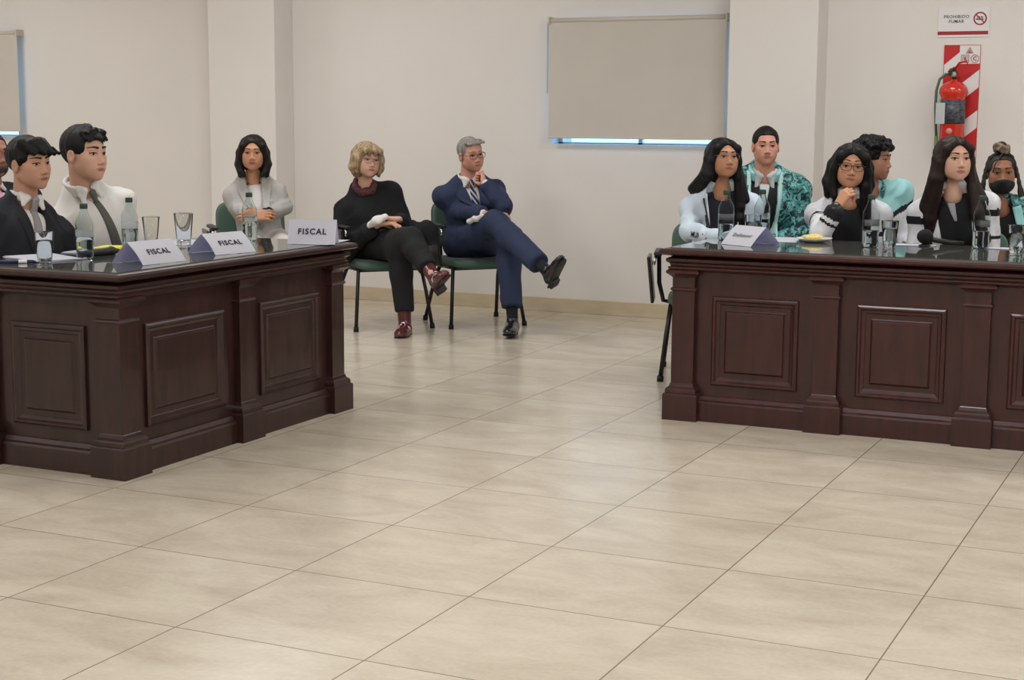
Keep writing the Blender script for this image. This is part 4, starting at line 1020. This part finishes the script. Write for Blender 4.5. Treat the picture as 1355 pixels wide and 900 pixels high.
F = Field(); Mh = [p.HX, p.HF, p.HU]; F.ell(p.hp(0,.030,-.068), (.060,.066,.056), Mh); F.ell(p.hp(0,.11,-.028), (.040,.05,.030), Mh, .01, 1); F.ell(p.hp(0,.105,-.058), (.022,.03,.009), Mh, .005, 1)
p.hairmesh(F, mat('beard', (58,52,50), .8, bump=.8, bscale=400), amp=.002, name='beard')
# ---- 2 young man in the dark suit
p = Person('young man with black fringe in a dark suit and silver tie at the left desk', (55.5,216.5,1.97), -6, -2, -3, 1.0, (-1.64,1.87,.54), -16, .185, 1.0, skin=SK1, neck=.049, drop=.178, sd=.045)
p.body(); p.face(brow=(22,18,17), brow_r=.0042, lip=(160,92,84))
o, F = p.garment('shirt', WSH, .0, neckcut=.03, arms=(), seed=3, amp=.003)
p.collar(WSH, wl=.046, rad=.006); p.tie(F, LTIE, w=(.03,.05,.065))
o, F = p.garment('suit_jacket', DARK, .018, sleeve=.014, extra=jx(p, .072, -.36), seed=4, amp=.008, end=.02)
lapel(p, F, DARK, 1, wd=.055); lapel(p, F, DARK, -1, wd=.055); p.trousers(DARK)
for q in (1, -1): p.shoe(q, BLS)
F = p.hair_base(.004, line=.050, top=.002, side=-.012, nape=-.075); h = p.hs
for a, b, r in (((.06,.03,.09),(.045,.085,.048),.022), ((.03,.06,.09),(.0,.098,.048),.022), ((.0,.06,.095),(-.04,.095,.046),.022), ((-.03,.05,.09),(-.064,.080,.046),.020), ((-.055,.03,.07),(-.076,.045,.035),.017), ((.07,.0,.06),(.075,.035,.028),.016)): F.cap(p.hp(*a), p.hp(*b), r, .012, k=.02)
fl = []
for i in range(26):
    x = -.02-.045*rnd.random(); a = p.hp(x, .075+rnd.uniform(-.01,.01), .060+rnd.uniform(-.012,.012)); b = p.hp(x-.022, .098+rnd.uniform(-.008,.008), .040+rnd.uniform(-.008,.008)); c_ = p.hp(x-.024+rnd.uniform(-.008,.008), .108+rnd.uniform(-.006,.012), .044+rnd.uniform(-.008,.016)); fl.append([a, b, c_])
p.hairmesh(F, HB, amp=.004, parts=[tube_np(q_, [.0045,.003,.0004], 5) for q_ in fl])
# ---- 3 young man in the white shirt
p = Person('young man in white shirt with loose dark grey tie at the left desk', (130.5,203.5,2.30), -3, 1, 0, 1.08, (-1.64,2.49,.54), -18, .185, 1.0, skin=SK2, neck=.051, drop=.165, nfwd=.03, sd=.06)
p.arm(1, p.S[1]+np.array([.04,-.02,-.27]), (-1.45,2.30,.70)); p.arm(-1, p.S[-1]+np.array([.04,.06,-.27]), (-1.45,2.55,.70))
p.body(); p.face(brow=(24,19,17), brow_r=.0046, lip=(176,104,96))
o, F = p.garment('shirt', WSH, .010, sleeve=.008, seed=6, amp=.010, neckcut=.03, sc=11)
p.collar(WSH, r=.066, wl=.065, z=.012, hgt=.034); p.tie(F, GTIE, x0=-.004, top=-.02, w=(.030,.050,.062), drift=-.03)
p.trousers(DARK)
for q in (1, -1): p.shoe(q, BLS)
F = p.hair_base(.003, line=.056, top=.006, side=-.005, nape=-.05)
for i in range(34):
    a = rnd.uniform(-.07,.07); b_ = rnd.uniform(-.04,.055); r = rnd.uniform(.008,.014)
    F.cap(p.hp(a*.8, b_-.02, .092), p.hp(a, b_+.012, .107-abs(a)*.35-max(0, b_-.03)*.45+rnd.uniform(0,.012)), r, r*.7, k=.012)
for a in np.linspace(-.060,.060,11): F.cap(p.hp(a*.85,.045,.088), p.hp(a*1.05+rnd.uniform(-.006,.006),.088-abs(a)*.4,.058+rnd.uniform(-.008,.008)), .014, .006, k=.007)
p.hairmesh(F, HB, amp=.004, fr=14)
# ---- 4 woman in grey blazer
p = Person('dark haired woman in a light grey blazer, arms crossed, behind the left desk', (333.7,202.5,5.02), -59, 0, 0, .98, (-2.62,5.14,.54), -50, .140, .90, True, SK4, neck=.040, drop=.168, sd=.008)
p.arm(1, A(312,274,5.02), A(331,288,4.86), d=nz(A(352,284,4.9)-A(331,288,4.86)), n=p.tF*-.6+[0,0,-.3], curl=(.4,.5,.3))
p.arm(-1, A(377,274,5.22), A(349,284,4.92), d=nz(A(322,287,4.80)-A(349,284,4.92)), n=-p.tF+[0,0,-.2], curl=(.35,.4,.3))
p.body(); p.face(brow=(50,36,30), lip=(168,84,80), lipr=.0055)
o, F0 = p.garment('blouse', cloth('white_blouse', (222,218,214)), .0, neckcut=.0, arms=(), seed=9, amp=.003)
o, F = p.garment('blazer', GRB, .018, sleeve=.012, extra=lambda F: p.wedge(F, .062, -.34, .03), seed=8, amp=.007, end=.03, hem=.14, paint=[(p.onarm(-1,'f',.80,1.3), BLKC)])
lapel(p, F, GRB, 1, wd=.06, z0=-.32); lapel(p, F, GRB, -1, wd=.06, z0=-.32)
nk = [p.tp(.05*math.sin(a), .0+.058*math.cos(a), -.02-.022*(1+math.cos(a))) for a in np.linspace(-2.4,2.4,26)]
G = Field(); p.headf(G); p.torso(G, -.018); 
mesh_np('necklace', *tube_np(march(G, np.array([q_+p.tF*.03 for q_ in nk]), -p.tF, off=.003), .0028, 6), mat('bead_dark', (60,50,44), .3, .5), p.root)
p.trousers(cloth('light_trousers', (196,190,184)))
for q in (1, -1): p.shoe(q, BLS)
cu = []
for q in (1, -1):
    cu.append(([p.hp(q*.03,.048,.078), p.hp(q*.066,.050,.045), p.hp(q*.080,.030,-.02), p.hp(q*.088,.020,-.075), p.hp(q*.078,.030,-.125), p.hp(q*.058,.045,-.150)], [.022,.024,.025,.027,.026,.014]))
    cu.append(([p.hp(q*.058,.0,.074), p.hp(q*.086,.0,.0), p.hp(q*.096,-.01,-.075), p.hp(q*.085,-.01,-.145)], [.025,.028,.030,.022]))
p.hair_long(HBB, cu, face=(.050,.080), vol=.006, back=([p.hp(0,-.06,.02), p.hp(0,-.085,-.11)], [.070,.052]), part=-.015, amp=.003)
for q in (1, -1):
    G = Field(); G.ell(p.hp(q*.074,.012,-.036), (.009,)*3); V, Q = G.mesh(.0025); mesh_np('earring', V, Q, mat('pearl', (225,215,200), .25), p.root)
# ---- 5 woman in black shawl, legs crossed
p = Person('blonde woman in glasses and black shawl, legs crossed, burgundy ankle boots', (492,211.8,5.47), -36, 1, 6, .98, (-2.02,5.66,.55), -44, .155, .98, True, SK2, neck=.044, drop=.19, nfwd=.06)
KL, KR = A(529,331,5.34), A(543,322,5.28)
p.leg(-1, KL, A(536,424,5.30), nz([.30,-.95,0]))
p.leg(1, KR+np.array([0,0,.02]), A(571,362,5.10), nz([.55,-.6,.35]), (-.6,-.07,.8))
p.arm(1, p.S[1]+p.tX*.05+p.tF*.02-np.array([0,0,.25]), A(503,296,5.35), d=nz([.9,.25,.0]), n=[0,0,-1], curl=(.5,.5,.3))
p.arm(-1, p.S[-1]-p.tX*.07+p.tF*.03-np.array([0,0,.25]), A(529,290,5.42), d=nz([-.85,-.35,.05]), n=[.1,.1,-1], curl=(.5,.6,.4))
p.body(); p.face(brow=(120,92,70), lip=(180,104,98), brow_r=.002, iris=(70,80,90)); p.glasses((120,104,96), w=.027, hh=.020, rect=.2, r=.0013)
o, F = p.trousers(BLKT, r=(.098,.074,.066,.050), seed=3, end=.075)
for q in (1, -1):
    bt = p.shoe(q, LEATH, boot=True, sole=(40,26,26), heel=.03, L=.24); K_, A_, fd, fu = p.legs[q]; sd = np.cross(fd, fu); bb = A_-fu*.062
    ps = [tube_np([bb+fd*(.045+.008*k)+sd*.046*math.cos(a)+fu*(.046*math.sin(a)-.004) for a in np.linspace(.1,PI-.1,14)], .0022, 6) for k in (0,1)]
    ps.append(tube_np([bb+fd*(.062+.012*math.sin(a))+sd*.014*math.cos(a)+fu*(.043-.01*math.sin(a)) for a in np.linspace(0,2*PI,14)], .003, 6, caps=False))
    V, F = join_np(ps); mesh_np('buckle', V, F, mat('chrome', (190,190,195), .2, 1.), bt)
def shawl(F):
    for q in (1, -1):
        E, W = p.arms[q]; F.cap(p.S[q], E, .062, .070, k=.06); F.cap(E, W+nz(E-W)*.09, .066, .050, k=.05)
    F.ell((p.S[1]+p.S[-1])/2-p.tU*.16+p.tF*.03, (.185,.125,.20), [p.tX, p.tF, p.tU], .06)
    e = p.arms[-1][0]; F.chain([e+[0,0,-.02], A(566,305,5.52), A(579,348,5.48)], [.062,.044,.012], k=.06)
    e = p.arms[1][0]; F.cap(e, e+np.array([.03,-.03,-.08]), .075, .05, k=.06)
o, F = p.garment('shawl', BLKC, .02, arms=(), extra=shawl, neckcut=.045, seed=11, amp=.014, sc=9, hem=.02, k=.05)
G = Field()
for a in np.linspace(0, 2*PI, 22)[:-1]: G.ell(p.tp(.060*math.sin(a), .010+.064*math.cos(a), .022-.034*math.cos(a)+.008*math.sin(a*5)), (.019,.019,.023), None, .02)
V, Q = G.mesh(.005); V = folds(V, Q, .006, 40, 3); mesh_np('scarf', V, Q, cloth('plaid_scarf', (52,38,44), rgb2=(104,52,56), vs=55), p.root)
G = Field(); G.chain([A(490,298,5.33), A(499,292,5.31), A(510,287,5.33)], [.024,.030,.020], k=.02, flat=(nz([.2,-.4,.9]), .75)); V, Q = G.mesh(.005); V = folds(V, Q, .009, 34, 9); mesh_np('cuff', V, Q, WSH, p.root)
cu = []
for q in (1, -1):
    cu.append(([p.hp(q*.02,.06,.081), p.hp(q*.060,.062,.060), p.hp(q*.082,.045,.0), p.hp(q*.090,.030,-.05), p.hp(q*.080,.035,-.085)], [.022,.025,.027,.028,.014]))
    cu.append(([p.hp(q*.058,.0,.074), p.hp(q*.090,.0,.0), p.hp(q*.098,-.01,-.055), p.hp(q*.092,.0,-.095)], [.028,.032,.030,.016]))
for x in (-.045,-.015,.02,.045): cu.append(([p.hp(x*.6,.050,.082), p.hp(x*1.1,.088,.058), p.hp(x*1.25,.096,.034)], [.018,.016,.006]))
p.hair_long(HBL, cu, face=(.050,.078), vol=.008, back=([p.hp(0,-.06,.02), p.hp(0,-.085,-.08)], [.072,.055]), part=None, amp=.007, fr=14)
# ---- 6 man in navy suit
p = Person('grey haired man in a navy suit, legs crossed, fist against his chin', (630.5,205.5,5.93), -34, -4, -8, 1.0, (-1.53,6.05,.545), -44, .175, 1.0, skin=SK6, neck=.053, drop=.178, nfwd=.05, sd=.012)
p.leg(-1, A(672,318,5.78), A(678,420,5.62), nz([.32,-.94,0]))
p.leg(1, A(655,294,5.70), A(721,356,5.42), nz([.45,-.5,.55]), (-.70,.05,.65))
chin = p.hp(-.006,.105,-.080)
p.arm(1, A(601,279,5.93), A(641,283,5.68), d=nz([.9,.2,.10]), n=[0,0,-1], curl=(.4,.5,.4))
W6 = A(640,240,5.74); p.arm(-1, A(668,274,5.76), W6, d=nz(chin+p.HF*.02-W6), n=-p.HF-p.tX*-.3, curl=(1.2,1.5,.9), thumb=.8)
p.body(); p.face(brow=(110,100,94), lip=(176,110,102), brow_r=.003); p.glasses((44,34,34), w=.026, hh=.016, rect=.7, r=.0016)
o, F = p.garment('shirt', WSH, .0, neckcut=.03, arms=(), seed=12, amp=.003)
p.collar(WSH, r=.062, wl=.046, rad=.006)
STIE = cloth('striped_tie', (44,52,80)); nt = STIE.node_tree
wv = nt.nodes.new('ShaderNodeTexWave'); wv.inputs['Scale'].default_value = 14; wv.bands_direction = 'DIAGONAL'; nt.links.new(nt.nodes['Texture Coordinate'].outputs['Object'], wv.inputs['Vector'])
rp = nt.nodes.new('ShaderNodeValToRGB'); rp.color_ramp.elements[0].position = .62; rp.color_ramp.elements[0].color = lin((40,48,78)); rp.color_ramp.elements[1].position = .7; rp.color_ramp.elements[1].color = lin((186,190,200)); nt.links.new(wv.outputs['Fac'], rp.inputs['Fac']); nt.links.new(rp.outputs['Color'], nt.nodes['Principled BSDF'].inputs['Base Color'])
p.tie(F, STIE, w=(.034,.06,.075), top=-.01)
o, F = p.garment('suit_jacket', NAVY, .020, sleeve=.016, extra=lambda F: (F.ell(p.P+p.tF*.03+p.tU*.03, (.19,.15,.13), [p.tX,p.tF,p.tU], .05), p.wedge(F, .062, -.33, .03)), seed=13, amp=.010, sc=11, end=.03, hem=.13)
lapel(p, F, NAVY, 1, wd=.07); lapel(p, F, NAVY, -1, wd=.07)
for q in (1, -1):
    G = Field(); E_, W_h = p.arms[q]; G.cap(W_h+nz(E_-W_h)*.02, W_h+nz(E_-W_h)*.06, .028, .034); V, Q = G.mesh(.005); mesh_np('shirt_cuff', V, Q, WSH, p.root)
G = Field(); G.chain([A(621,293,5.70), A(630,289,5.68), A(639,285,5.66)], [.018,.024,.014], k=.02, flat=(nz([.2,-.4,.9]), .7)); V, Q = G.mesh(.005); V = folds(V, Q, .008, 38, 4); tag(mesh_np('crumpled_paper', V, Q, WSH), 'crumpled white paper resting on the lap of the man in the navy suit', 'paper')
p.trousers(NAVY, r=(.098,.072,.064,.056), seed=7, end=.085)
G = Field()
for q in (1, -1):
    K, A_, fd, fu = p.legs[q]; HFd = Field(); HFd.cap(A_, A_+nz(K-A_)*.14, .036, .042); V, Q = HFd.mesh(.006); mesh_np('sock', V, Q, cloth('black_sock', (18,20,30)), p.root); p.shoe(q, BLS, L=.275, sole=(30,28,28))
F = p.hair_base(.0, line=.066, top=.002, side=-.02, nape=-.06)
for a in np.linspace(-.05,.05,7): F.cap(p.hp(a,.045,.085), p.hp(a*1.15-.01,.068,.076), .016, .009, k=.012)
p.hairmesh(F, HG, amp=.003)
# ---- 7 girl with straight black hair, pale jacket
def trackjacket(p, m, seed, wdg=.075, z0=-.45, bottom=.05, amp=.009, g=.018, sl=.013, extra=None, **kw):
    def ex(F):
        if extra: extra(F)
        p.wedge(F, wdg, z0, .03, bottom=bottom)
    return p.garment('track_jacket', m, g, sleeve=sl, extra=ex, seed=seed, amp=amp, neckcut=.05, **kw)
p = Person('girl with long straight black hair in a pale blue track jacket, right desk', (964.3,207.5,4.45), -50, 7, 2, .92, (.62,4.74,.54), -66, .150, .92, True, SK3, neck=.040, drop=.172, nfwd=.03, sd=.01)
p.arm(1, A(911,306,4.33), A(958,316,4.10), d=nz([.95,.0,-.05]))
p.body(); p.face(brow=(28,20,18), brow_r=.0034, lip=(166,96,88)); p.glasses((150,140,132), w=.026, hh=.021, rect=.1, r=.0008)
o, F0 = p.garment('polo_shirt', NVT, .004, neckcut=.0, arms=(), seed=14, amp=.003)
o, F = trackjacket(p, PB, 15, wdg=.085, bottom=.055)
for q in (1, -1): p.strip('zip_edge', F, cloth('zip_white', (216,220,226), .5), [(q*.082,.0), (q*.070,-.12), (q*.060,-.26)], (.014,.016,.016), .004, .006); p.strip('piping', F, STR, [(q*.098,-.02), (q*.088,-.14), (q*.080,-.26)], (.010,.010,.010), .003, .005)
E_, W_h = p.arms[1]; rl = np.array(world_loc(p.root))
to = text_obj('sleeve_lettering', 'MUNDO', .042, STR, p.root, tuple((E_*.60+W_h*.40)+np.array([0,-.12,-.005])-rl), tuple(W_h-E_), (0,-.1,1), bold=.001, shear=.2, extrude=.0)
TV = np.array([v.co[:] for v in to.data.vertices])+rl; TV = march(F, TV, np.array([0,1.,0]), off=.006)-rl
to.data.vertices.foreach_set('co', TV.astype(np.float32).ravel()); to.data.update()
p.trousers(NVT)
for q in (1, -1): p.shoe(q, BLS)
cu = []
for q in (1, -1):
    cu.append(([p.hp(q*.025,.055,.081), p.hp(q*.064,.052,.05), p.hp(q*.078,.028,-.02), p.hp(q*.085,.01,-.10), (p.tp(q*.09,.055,-.07) if q < 0 else p.tp(.125,-.03,-.01)), (p.tp(q*.085,.10,-.20) if q < 0 else p.tp(.145,-.06,-.03))], [.020,.022,.024,.028,.032,.022]))
    cu.append(([p.hp(q*.058,.0,.074), p.hp(q*.086,-.01,.0), p.hp(q*.10,-.02,-.09), (p.tp(q*.12,.03,-.04) if q < 0 else p.tp(.15,-.05,-.005))], [.025,.028,.034,.030]))
cu.append(([p.tp(-.088,.085,-.12), p.tp(-.085,.115,-.24), p.tp(-.08,.12,-.34)], [.036,.034,.02]))
p.hair_long(HB, cu, face=(.050,.082), vol=.004, back=([p.hp(0,-.06,.02), p.hp(0,-.10,-.11), p.tp(0,-.12,-.10), p.tp(0,-.13,-.22)], [.070,.056,.055,.05]), part=-.01, amp=.0018)
# ---- 8 young man in teal jacket
p = Person('short haired young man in a teal patterned jacket with aqua collar', (1015.6,193.5,5.62), -66, 0, 0, .97, (.50,5.84,.54), -68, .20, 1.06, skin=SK6, neck=.058, drop=.170, nfwd=.03, sd=.012)
p.body(); p.face(brow=(26,20,18), brow_r=.0036, lip=(176,104,98), lipr=.0052)
o, F0 = p.garment('polo_shirt', BKT, .004, neckcut=.02, arms=(), seed=16, amp=.003)
p.collar(cloth('polo_collar', (190,196,196)), r=.066, wl=.09, hgt=.03)
p.area('placket', F0, cloth('polo_collar', (190,196,196)), [(-.035,-.02),(-.02,-.10),(-.006,-.20)], [(.035,-.02),(.02,-.10),(.006,-.20)], .004, .004)
o, F = trackjacket(p, CAMO, 17, wdg=.088, bottom=.060, g=.028, sl=.022, amp=.010)
for q in (1, -1): p.strip('zip_edge', F, cloth('pale_aqua', (172,206,204), .5), [(q*.085,.03), (q*.082,-.10), (q*.072,-.24), (q*.066,-.40)], (.045,.042,.036,.034), .005, .010)
p.stand_collar(AQ, .084, .95)
p.trousers(NVT)
for q in (1, -1): p.shoe(q, BLS)
F = p.hair_base(.0, line=.064, top=.006, side=.008, nape=-.03, fw=.054); p.hairmesh(F, HB, amp=.0035, res=.004)
# ---- 9 girl in glasses, hand at chin
p = Person('girl in dark glasses with shoulder length black hair, chin resting on her hand', (1127.5,220.5,4.40), -72, 0, 5, .95, (1.30,4.78,.54), -76, .150, .92, True, SK4, neck=.040, drop=.172, nfwd=.02, sd=.01)
W_h = A(1106,277,4.16); E_ = A(1086,309,4.16)
p.arm(1, E_, W_h, d=nz(A(1122,252,4.20)-W_h), n=nz([.35,.75,-.2]), curl=(.7,1.1,.7), thumb=.5)
p.body(); p.face(brow=(30,22,18), lip=(168,100,90), brow_z=.029); p.glasses((58,36,34), w=.027, hh=.019, rect=.5, r=.0018)
o, F0 = p.garment('polo_shirt', BKT, .012, neckcut=.02, arms=(), seed=18, amp=.004)
o, F = trackjacket(p, PW, 19, wdg=.085, bottom=.075, paint=[(p.onarm(1,'f',.42,.52), STR), (p.onarm(1,'f',.66,1.3), BKT), (p.onarm(1,'u',.30,.38), STR), (p.onarm(1,'u',.46,.50), STR), (p.onarm(-1,'u',.30,.38), STR)])
E_, W_h = p.arms[1]; u_ = nz(W_h-E_)
G = Field(); c_ = W_h-u_*.012; G.cap(c_, c_+u_*.012, .036, .036); G.ell(c_+np.array([-.01,-.032,.0]), (.019,.010,.019)); V, Q = G.mesh(.004); tag(mesh_np('wristwatch', V, Q, mat('watch', (34,34,38), .3)), 'dark wristwatch on the raised wrist of the girl in glasses', 'watch')
cr = F0
p.area('chest_crest', F0, cloth('crest_white', (196,196,200)), [(-.085,-.285),(-.085,-.32),(-.062,-.345)], [(-.040,-.285),(-.040,-.32),(-.061,-.345)], .010, .004)
p.area('crest_centre', F0, STR, [(-.075,-.295),(-.075,-.318),(-.063,-.33)], [(-.050,-.295),(-.050,-.318),(-.062,-.33)], .015, .003)
p.trousers(NVT)
for q in (1, -1): p.shoe(q, BLS)
cu = []
for q in (1, -1):
    cu.append(([p.hp(q*.025,.058,.081), p.hp(q*.066,.055,.05), p.hp(q*.084,.03,-.02), p.hp(q*.088,.015,-.10), p.hp(q*.070,.03,-.16) if q > 0 else p.tp(-.085,.07,-.14)], [.022,.026,.028,.030,.024]))
    cu.append(([p.hp(q*.058,.0,.074), p.hp(q*.094,-.01,.0), p.hp(q*.108,-.02,-.09), p.hp(q*.10,-.02,-.16)], [.028,.032,.034,.024]))
cu.append(([p.hp(-.085,.02,-.10), p.tp(-.085,.08,-.14), p.tp(-.07,.10,-.27)], [.034,.036,.024]))
p.hair_long(HB, cu, face=(.049,.078), vol=.008, back=([p.hp(0,-.06,.02), p.hp(0,-.095,-.12)], [.072,.056]), part=.0, amp=.0018)
# ---- 10 curly haired boy in profile
p = Person('boy with curly black hair seen in profile behind the girl in glasses', (1174,211.5,5.42), -8, -3, 0, .98, (1.27,5.68,.54), -50, .19, 1.0, skin=skinm('boy', (168,118,96)), neck=.052, drop=.19)
p.body(); p.face(brow=(24,20,18), brow_r=.004)
AQW = cloth('aqua_jacket', (150,204,206), .55)
o, F = p.garment('track_jacket', AQW, .022, sleeve=.018, seed=21, amp=.009, neckcut=.06, paint=[(lambda P: p.loc(P)[2] < -.125, PW), (lambda P: np.abs(p.loc(P)[2]+.125) < .014, STR)])
p.stand_collar(CAMO, .078, .7)
p.trousers(NVT)
for q in (1, -1): p.shoe(q, BLS)
F = p.hair_base(.010, line=.052, top=.012, side=-.005, nape=-.06)
for i in range(70):
    a = rnd.uniform(-1, 1); b_ = rnd.uniform(-1, 1.05); r = rnd.uniform(.012,.020)
    if a*a+b_*b_ > 1.15: continue
    z = .045+.074*math.sqrt(max(.02, 1-(a*a+b_*b_)*.85)); F.ell(p.hp(a*.092, b_*.112-.01, max(z, .062 if b_ > .4 else .0)), (r,)*3, None, .008)
p.hairmesh(F, HB, curly=.007, res=.0042)
# ---- 11 girl with long brown hair
p = Person('girl with long straight dark brown hair in a grey white track jacket', (1271,210,4.42), -57, 2, 0, .95, (1.88,4.80,.54), -78, .158, .92, True, SK2, neck=.040, drop=.168, nfwd=.02, sd=.01)
p.body(); p.face(brow=(40,28,22), brow_r=.0036, lip=(184,104,98), lipr=.0054)
o, F0 = p.garment('polo_shirt', BKT, .006, neckcut=-.01, arms=(), seed=22, amp=.003)
p.area('placket', F0, cloth('grey_lining', (150,150,154)), [(-.006,-.03),(-.008,-.10)], [(.030,-.03),(.004,-.10)], .004, .004)
o, F = trackjacket(p, PW, 23, wdg=.085, bottom=.062, paint=[(p.onarm(q,'u',a_,b_), STR) for q in (1,-1) for a_, b_ in ((.08,.20),(.55,.60),(.85,.89))])
nk = [p.tp(.05*math.sin(a), .0+.055*math.cos(a), -.01-.020*(1+math.cos(a))) for a in np.linspace(-2.4,2.4,26)]
G = Field(); p.headf(G); p.torso(G, -.018)
mesh_np('necklace', *tube_np(march(G, np.array([q_+p.tF*.03 for q_ in nk]), -p.tF, off=.002), .0016, 6), mat('silver', (180,176,170), .3, .9), p.root)
p.trousers(NVT)
for q in (1, -1): p.shoe(q, BLS)
cu = []
for q in (1, -1):
    a1 = p.tp(.115,.060,-.09) if q > 0 else p.tp(-.105,.078,-.08); a2 = p.tp(.125,.105,-.24) if q > 0 else p.tp(-.125,.125,-.20); a3 = p.tp(.10,.125,-.42) if q > 0 else p.tp(-.125,.13,-.30)
    cu.append(([p.hp(q*.022,.058,.081), p.hp(q*.064,.052,.05), p.hp(q*.078,.028,-.02), p.hp(q*.082,.015,-.10), a1, a2, a3], [.020,.022,.025,.030,.040,.040,.022]))
    cu.append(([p.hp(q*.058,.0,.074), p.hp(q*.088,-.01,.0), p.hp(q*.10,-.01,-.10), p.tp(q*.14,.02,-.06), p.tp(q*.15,.06,-.18)], [.025,.028,.036,.036,.025]))
p.hair_long(HBR, cu, face=(.050,.084), vol=.004, back=([p.hp(0,-.06,.02), p.hp(0,-.10,-.12), p.tp(0,-.12,-.10)], [.070,.056,.055]), part=.0, amp=.002)
# ---- 12 girl with braids and mask
p = Person('girl with long braids in a topknot and black face mask at the right edge', (1327,229,5.25), -76, -3, -3, .95, (2.10,5.62,.54), -84, .165, .95, True, SK5, neck=.045, drop=.19, nfwd=.02)
p.body(); p.face(brow=(26,18,16), brow_r=.0034)
o, F = p.garment('track_jacket', CAMO, .026, sleeve=.022, seed=25, amp=.009, neckcut=.06, extra=lambda F: p.wedge(F, .07, -.30, .03, bottom=.02))
p.garment('polo_shirt', BKT, .006, neckcut=.02, arms=(), seed=26, amp=.003)
for q in (1, -1): p.strip('zip_edge', F, AQ, [(q*.085,.0), (q*.07,-.12), (q*.05,-.28)], (.045,.045,.04), .005, .010)
p.strip('chest_stripe', F, STR, [(-.19,-.16),(0,-.155),(.19,-.16)], (.022,.022,.022), .004, .006, dens=20)
G = Field(); Mh = [p.HX, p.HF, p.HU]; h = p.hs
G.ell(p.hp(0,.022,-.066), np.array((.069,.087,.057))*h, Mh); G.ell(p.hp(0,.085,-.045), np.array((.03,.036,.022))*h, Mh, .02); G.cut(p.hp(0,.1,-.036), p.HU+p.HF*-.25); G.cut(p.hp(0,.0,-.06), -p.HF)
V, Q = G.mesh(.0042); V = folds(V, Q, .003, 40, 3); mesh_np('face_mask', V, Q, cloth('mask_black', (22,22,26), .8), p.root)
for q in (1, -1): mesh_np('mask_loop', *tube_np([p.hp(q*.058,.04,-.045), p.hp(q*.072,.02,-.02), p.hp(q*.080,-.008,.01)], .0018, 6), cloth('mask_black', (22,22,26), .8), p.root)
p.trousers(NVT)
for q in (1, -1): p.shoe(q, BLS)
BRD = mat('braid', (34,27,26), .6, bump=.8, bscale=200, bstretch=(1,1,.5)); parts = []; tips = []
def braid(pts, r=.0058):
    t_ = np.linspace(0, len(pts)-1, 46); i = np.minimum(t_.astype(int), len(pts)-2); f = (t_-i)[:, None]; P_ = np.array(pts); P_ = P_[i]*(1-f)+P_[i+1]*f
    for _ in range(4): P_[1:-1] = (P_[:-2]+P_[1:-1]*2+P_[2:])/4
    return tube_np(P_[:36], [r*(1+.28*math.sin(k*1.9)) for k in range(36)], 6), tube_np(P_[35:], [r*.8*(1-.5*k/11) for k in range(11)], 6)
for i in range(17):
    q = 1 if i % 2 else -1; a = rnd.uniform(.2,1.); z = rnd.uniform(-.04,.03)
    A_ = [p.hp(q*.015,.03,.112), p.hp(q*(.055+.01*a),.045-.07*a,.085), p.hp(q*(.078+.012*a),.035-.06*a,.0), p.hp(q*(.086+.02*a),.03-.05*a,-.08), p.tp(q*(.07+.07*a),.05-.03*a,-.05), p.tp(q*(.06+.08*a),.12,-.22+z), p.tp(q*(.04+.09*a),.14,-.36+z)]
    u_, v_ = braid(A_); parts.append(u_); tips.append(v_)
F = p.hair_base(.0, line=.068, top=.0, side=-.01, nape=-.06)
p.hairmesh(F, BRD, amp=.004, fr=40)
V, F_ = join_np(parts+[braid([p.hp(.0,.05,.105), p.hp(.04,.085,.055), p.hp(.052,.092,.02), p.hp(.062,.085,-.02)], .004)[0]]); mesh_np('braids', V, F_, BRD, p.root)
V, F_ = join_np(tips); mesh_np('braid_tips', V, F_, mat('braid_tip', (150,122,92), .7), p.root)
G = Field()
for k in range(5):
    a0 = k*1.3; pts = [p.hp(.034*math.cos(a0+a), .01+.034*math.sin(a0+a), .120+.012*math.sin(a*2+k)+.006*k) for a in np.linspace(0, 4.2, 9)]
    G.chain(pts, [.011]*9, k=.006)
V, Q = G.mesh(.004); mesh_np('topknot', V, Q, mat('braid_mix', (60,48,42), .6, rgb2=(140,118,94), vscale=45), p.root)
G = Field(); G.ell(p.hp(0,.01,.152), (.026,.026,.018)); V, Q = G.mesh(.004); mesh_np('hair_tie', V, Q, BRD, p.root)
